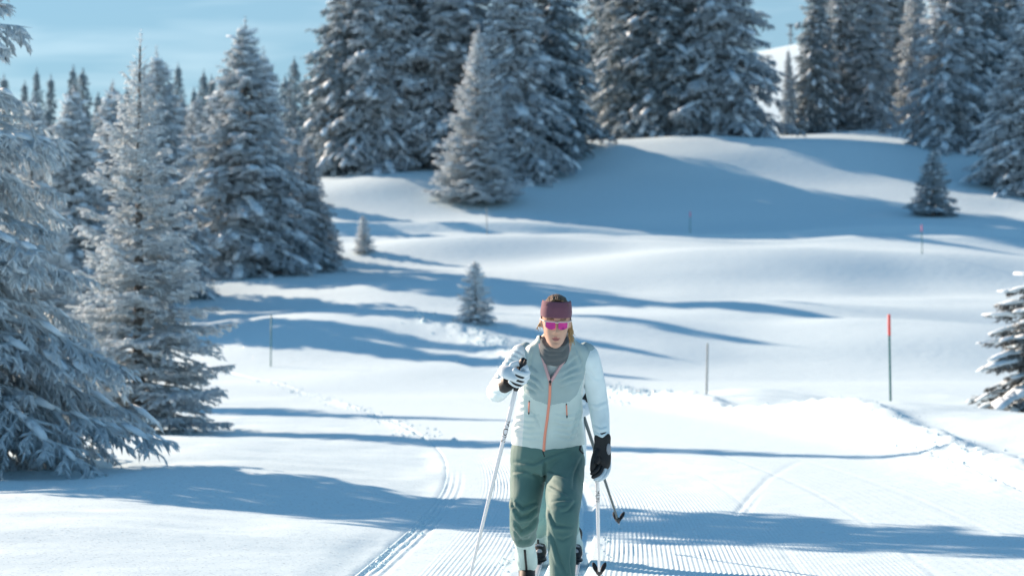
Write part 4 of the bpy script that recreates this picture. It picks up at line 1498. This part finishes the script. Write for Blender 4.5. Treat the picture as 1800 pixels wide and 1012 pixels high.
    inside = (cpx[:, 0] > lx) & (cpx[:, 0] < rx) & (cpx[:, 1] < 671) & front
    top = cpx[:, 1] < 592
    inner = ((ctr[:, 0] - (976.5 - 900) / F_PX * 10.71) / .074) ** 2 + ((ctr[:, 1] - 10.71) / .074) ** 2 < 1
    delete_faces(vest, inside | (top & inner & (cpx[:, 1] < 606)))
    vest_o = child('vest', vest, person, M_VEST_UP, M_VEST_LOW, M_VEST_SIDE)
    child('zipper', to_mesh('zip', ribbon(bvh_full, [(967, 671), (966, 700), (962, 735), (958, 765), (956, 792)], 4.6)), vest_o, M_ZIP)
    zp, _ = hit(bvh_full, 967, 670)
    child('zip_pull', to_mesh('pull', join([ball(zp + Vector((0, -.006, 0)), (.006, .004, .009)), tube([(*(zp + Vector((0, -.006, -.004))), .003), (*(zp + Vector((0, -.008, -.018))), .0025)], n=8, k=2)])), vest_o, M_BLACK)
    for ln in ([(950, 603), (952, 620), (959, 645), (966.5, 670)], [(1002, 603), (997, 622), (984, 645), (968.5, 670)]):
        child('zip_tape', to_mesh('tape', ribbon(bvh_full, ln, 5.0, off=.004)), vest_o, M_ZIPTAPE)
    for ln in ([(930.5, 706), (930, 715), (929.5, 724)], [(995.5, 711), (996, 720), (996.5, 730)]):
        z_ = child('pocket_zip', to_mesh('pzip', ribbon(bvh_full, ln, 1.9, off=.003)), vest_o, M_ZIP)
        e0, _ = hit(bvh_full, ln[0][0], ln[0][1] - 1); e1, _ = hit(bvh_full, ln[2][0], ln[2][1] + 1)
        child('zip_end', to_mesh('zend', ball(e0, (.003, .003, .006))), z_, M_BLACK)
        child('zip_end', to_mesh('zend', ball(e1, (.0035, .0035, .009))), z_, M_BLACK)
    # ---- trousers
    pel = [(963, 768, 11.02, .150, .122), (962, 790, 11.02, .166, .138), (961, 815, 11.02, .168, .142), (960, 832, 11.02, .150, .130)]
    tl_ = [(931, 808, 11.03, .088, .105), (927, 850, 11.0, .080, .095), (923, 890, 10.95, .070, .082), (921, 915, 10.97, .066, .076), (920, 926, 11.06, .064, .072), (921, 940, 11.14, .057, .064)]
    tr_ = [(993, 808, 11.02, .092, .110), (992, 850, 10.90, .087, .100), (990, 885, 10.74, .078, .088), (989, 910, 10.66, .072, .080), (987, 945, 10.65, .066, .074), (989, 990, 10.63, .058, .066), (988, 1030, 10.61, .055, .062), (988, 1056, 10.60, .054, .060)]
    tro = fuse('trousers', [px_tube(pel, n=32, k=4), px_tube(tl_, n=26, k=5), px_tube(tr_, n=26, k=5)], .005, 5)
    tc = [(.8, 1, [(901, 812), (940, 815), (961, 804), (1004, 788)]), (1.2, .9, [(958, 808), (957, 832), (958, 850)]), (.8, .9, [(961, 826), (996, 840)]), (.8, .9, [(964, 851), (999, 869)]), (.6, .8, [(970, 880), (1004, 878)]),
          (1.1, 1.0, [(904, 894), (915, 910), (930, 906), (945, 890)]), (1.1, 1.0, [(904, 915), (917, 934), (932, 926), (944, 908)]), (1.0, 1, [(904, 932), (914, 952), (930, 950), (944, 932)]), (1.1, 1, [(904, 880), (920, 893), (945, 882)]),
          (.9, .8, [(898, 876), (902, 890), (912, 898)]), (.9, .9, [(962, 888), (968, 910), (976, 924), (1008, 926)]), (.8, .9, [(962, 928), (972, 948), (984, 985), (996, 1010)]), (.7, .9, [(1012, 880), (1000, 895), (985, 900)]),
          (.7, .8, [(1006, 940), (990, 948), (978, 944)]), (.6, .8, [(900, 830), (925, 828), (945, 836)]), (.7, .9, [(1024, 800), (1010, 830), (1006, 860)]), (.7, .9, [(1006, 960), (1003, 990), (1006, 1012)])]
    crease(tro, tc, amp=.0105, width=2.8, ruffle=.003, rscale=16)
    tro_o = child('trousers', tro, person, M_TROUSER)
    bt = bvh_of(tro)
    for ln in ([(1017, 775), (1020, 785), (1019, 790), (1025, 797)], [(901, 778), (898.5, 790), (897.5, 800)]):
        child('pocket_zip', to_mesh('pz', ribbon(bt, ln, 2.6, off=.002)), tro_o, M_BLACK)
    child('fly_seam', to_mesh('fly', ribbon(bt, [(954, 792), (957, 802)], 1.6, off=.001)), tro_o, M_BLACK)
    # ---- boots
    for (fx, fd, top, lift) in ((.070, 11.32, W(921, 934, 11.16), .10), (.228, 10.60, W(988, 1050, 10.60), 0)):
        make_boot(person, (fx, fd, float(ground_z(fx, fd)) - .010), lift, True, top)
    # ---- gloves
    gripL = (W(930, 618, 10.34) - W(897, 700, 10.48)).normalized()
    gL = glove_fist(person, W(907, 657, 10.355), 1.0, gripL, flip=1)
    cuff = fuse('cuff', [px_tube([(886, 679, 10.45, .030), (890, 676, 10.42, .032), (896, 671, 10.395, .031)], n=20, k=3)], .004, 2)
    child('glove_cuff', cuff, gL, M_BLACK)
    # lower hand: palm to the camera, fingers hanging round the pole
    pr = [px_tube([(1059, 766, 10.86, .037, .030), (1059, 780, 10.855, .037, .028), (1058, 796, 10.85, .042, .027), (1058, 812, 10.84, .041, .024), (1060, 820, 10.845, .034, .020)], n=20, k=4, round_ends=True),
          px_tube([(1049, 794, 10.83, .016), (1044, 806, 10.80, .0135), (1042, 817, 10.79, .0125), (1041, 827, 10.79, .0105)], n=12, k=4, round_ends=True)]
    gR = child('glove', fuse('glove', pr, .0035, 3), person, M_BLACK)
    for j, pth in enumerate(([(1070, 812, 10.86), (1069, 826, 10.845), (1062, 838, 10.81), (1053, 843, 10.79)],
                             [(1064, 815, 10.85), (1062, 829, 10.83), (1055, 838, 10.795), (1046, 842, 10.78)],
                             [(1058, 816, 10.84), (1056, 827, 10.81), (1050, 834, 10.785), (1042, 838, 10.775)],
                             [(1052, 815, 10.835), (1050, 823, 10.80), (1045, 829, 10.78), (1040, 832, 10.775)])):
        child('finger', to_mesh('finger', px_tube([(*q, .0118 - .0012 * i) for i, q in enumerate(pth)], n=12, k=5, round_ends=True)), gR, M_GLOVE if j < 1 else M_GLOVE if j == 1 else M_BLACK)
    child('strap_tab', to_mesh('tab', ball(W(1070, 789, 10.83), (.011, .008, .026))), gR, M_SILVER)
    return person


def build_follower():
    D = 13.4
    hm = head_matrix(W(980, 592, 12.75), math.radians(35))
    torso = [(979, 815, 13.35, .15, .11), (979, 780, 13.3, .15, .11), (979, 730, 13.15, .14, .11), (979, 680, 12.95, .145, .12), (979, 650, 12.85, .15, .10), (979, 632, 12.8, .12, .08), (979, 618, 12.78, .06, .06), (980, 605, 12.76, .05, .055)]
    aL = [(935, 655, 12.9, .05), (928, 690, 13.0, .045), (940, 720, 12.9, .04), (950, 735, 12.75, .03)]
    aR = [(1022, 655, 12.9, .05), (1029, 680, 13.05, .043), (1026, 695, 13.0, .038), (1025, 703, 12.98, .030)]
    lL = [(955, 810, 13.35, .07), (950, 860, 13.3, .06), (947, 900, 13.25, .05), (946, 940, 13.45, .036), (946, 960, 13.5, .032)]
    lR = [(1000, 810, 13.35, .07), (1000, 860, 13.3, .055), (1000, 900, 13.3, .046), (1005, 940, 13.45, .038), (1008, 960, 13.5, .034)]
    parts = [head_solid(hm), px_tube(torso, n=24, k=3)] + [px_tube(k, n=16, k=3, round_ends=True) for k in (aL, aR, lL, lR)]
    parts.append(ball(W(1022, 716, 12.95), (.018, .014, .026)))
    body = fuse('person', parts, .006, 3)
    face_features(body, hm)
    pr = link('person', body, mats=[M_SKIN, M_LIP, M_BROW, M_TEETH])
    tag(pr, 'second skier in mint trousers right behind the woman, almost hidden by her', 'person')
    g = lambda ks, a: [(*k[:3], *[r + a for r in k[3:]]) for k in ks]
    jk = fuse('jacket', [px_tube(g(torso[:7], .012), n=28, k=3), px_tube(g(aL, .008), n=18, k=3, round_ends=True), px_tube(g(aR, .006), n=18, k=3, round_ends=True)], .007, 3)
    crease(jk, [], ruffle=.004, rscale=18)
    child('jacket', jk, pr, M_SHIRT)
    tr = fuse('trousers', [px_tube([(979, 775, 13.32, .155, .12), (979, 800, 13.35, .16, .125), (979, 825, 13.35, .145, .115)], n=28, k=4),
                           px_tube([(956, 812, 13.35, .085), (950, 860, 13.3, .078), (947, 900, 13.25, .066), (947, 925, 13.38, .055), (947, 931, 13.42, .052)], n=22, k=4),
                           px_tube([(1001, 812, 13.35, .085), (1001, 860, 13.3, .066), (1001, 900, 13.3, .056), (1001, 925, 13.38, .054), (1001, 932, 13.42, .052)], n=22, k=4)], .007, 4)
    crease(tr, [(1, 1, [(940, 900), (950, 912), (962, 902)])], amp=.006, width=4, ruffle=.004, rscale=18)
    child('trousers', tr, pr, M_MINT)
    us = np.linspace(.0, .110, 12)
    R = head_rings(us, .010)
    child('hat', mesh_np('hat', xf(R.reshape(-1, 3), hm), quads=grid_quads(len(us), 48, True)), pr, M_BLACK)
    for fx, fd, top, lift in ((.150, 13.45, W(946, 928, 13.42), .02), (.350, 13.45, W(1003, 928, 13.42), .0)):
        make_boot(pr, (fx, fd, float(ground_z(fx, fd)) - .010), lift, True, top, low=.065)
    gl = glove_fist(pr, W(1020, 717, 12.93), .95, (W(1014, 696, 12.85) - W(1087, 915, 14.2)).normalized(), flip=-1)
    child('glove_cuff', fuse('cuff', [px_tube([(1030, 697, 12.97, .034), (1028, 704, 12.955, .036), (1026, 710, 12.94, .031)], n=18, k=3)], .004, 2), gl, M_BLACK)
    return pr


build_woman()
build_follower()
GP = 'ski poles of the two skiers'
make_pole('ski_pole', 'white pole planted beside the woman, held in her raised hand', W(919, 634, 10.34), W(814, 1061, 11.2), group=GP, letters=('MON', 1.055, .040))
make_pole('ski_pole', 'white pole trailing straight down from the woman\'s lowered hand', W(1049, 806, 10.80), W(1053.5, 1014, 12.05), group=GP, letters=('MON', 1.01, .040))
make_pole('ski_pole', 'dark pole with blue print held by the second skier, tip lifted off the snow', W(1013, 692, 12.90), W(1089, 922, 14.15), dark=True, group=GP)
GS = 'skis of the two skiers'
make_ski('cross_country_ski', 'ski under the woman\'s rear foot, in the left groove of the track', .070, 11.3, group=GS)
make_ski('cross_country_ski', 'ski under the woman\'s leading foot, in the right groove of the track', .228, 10.58, group=GS)
make_ski('cross_country_ski', 'ski under the second skier\'s foot that shows between the woman\'s legs', .150, 13.45, group=GS)
make_ski('cross_country_ski', 'ski under the second skier\'s foot beside the trailing white pole', .358, 13.45, group=GS)
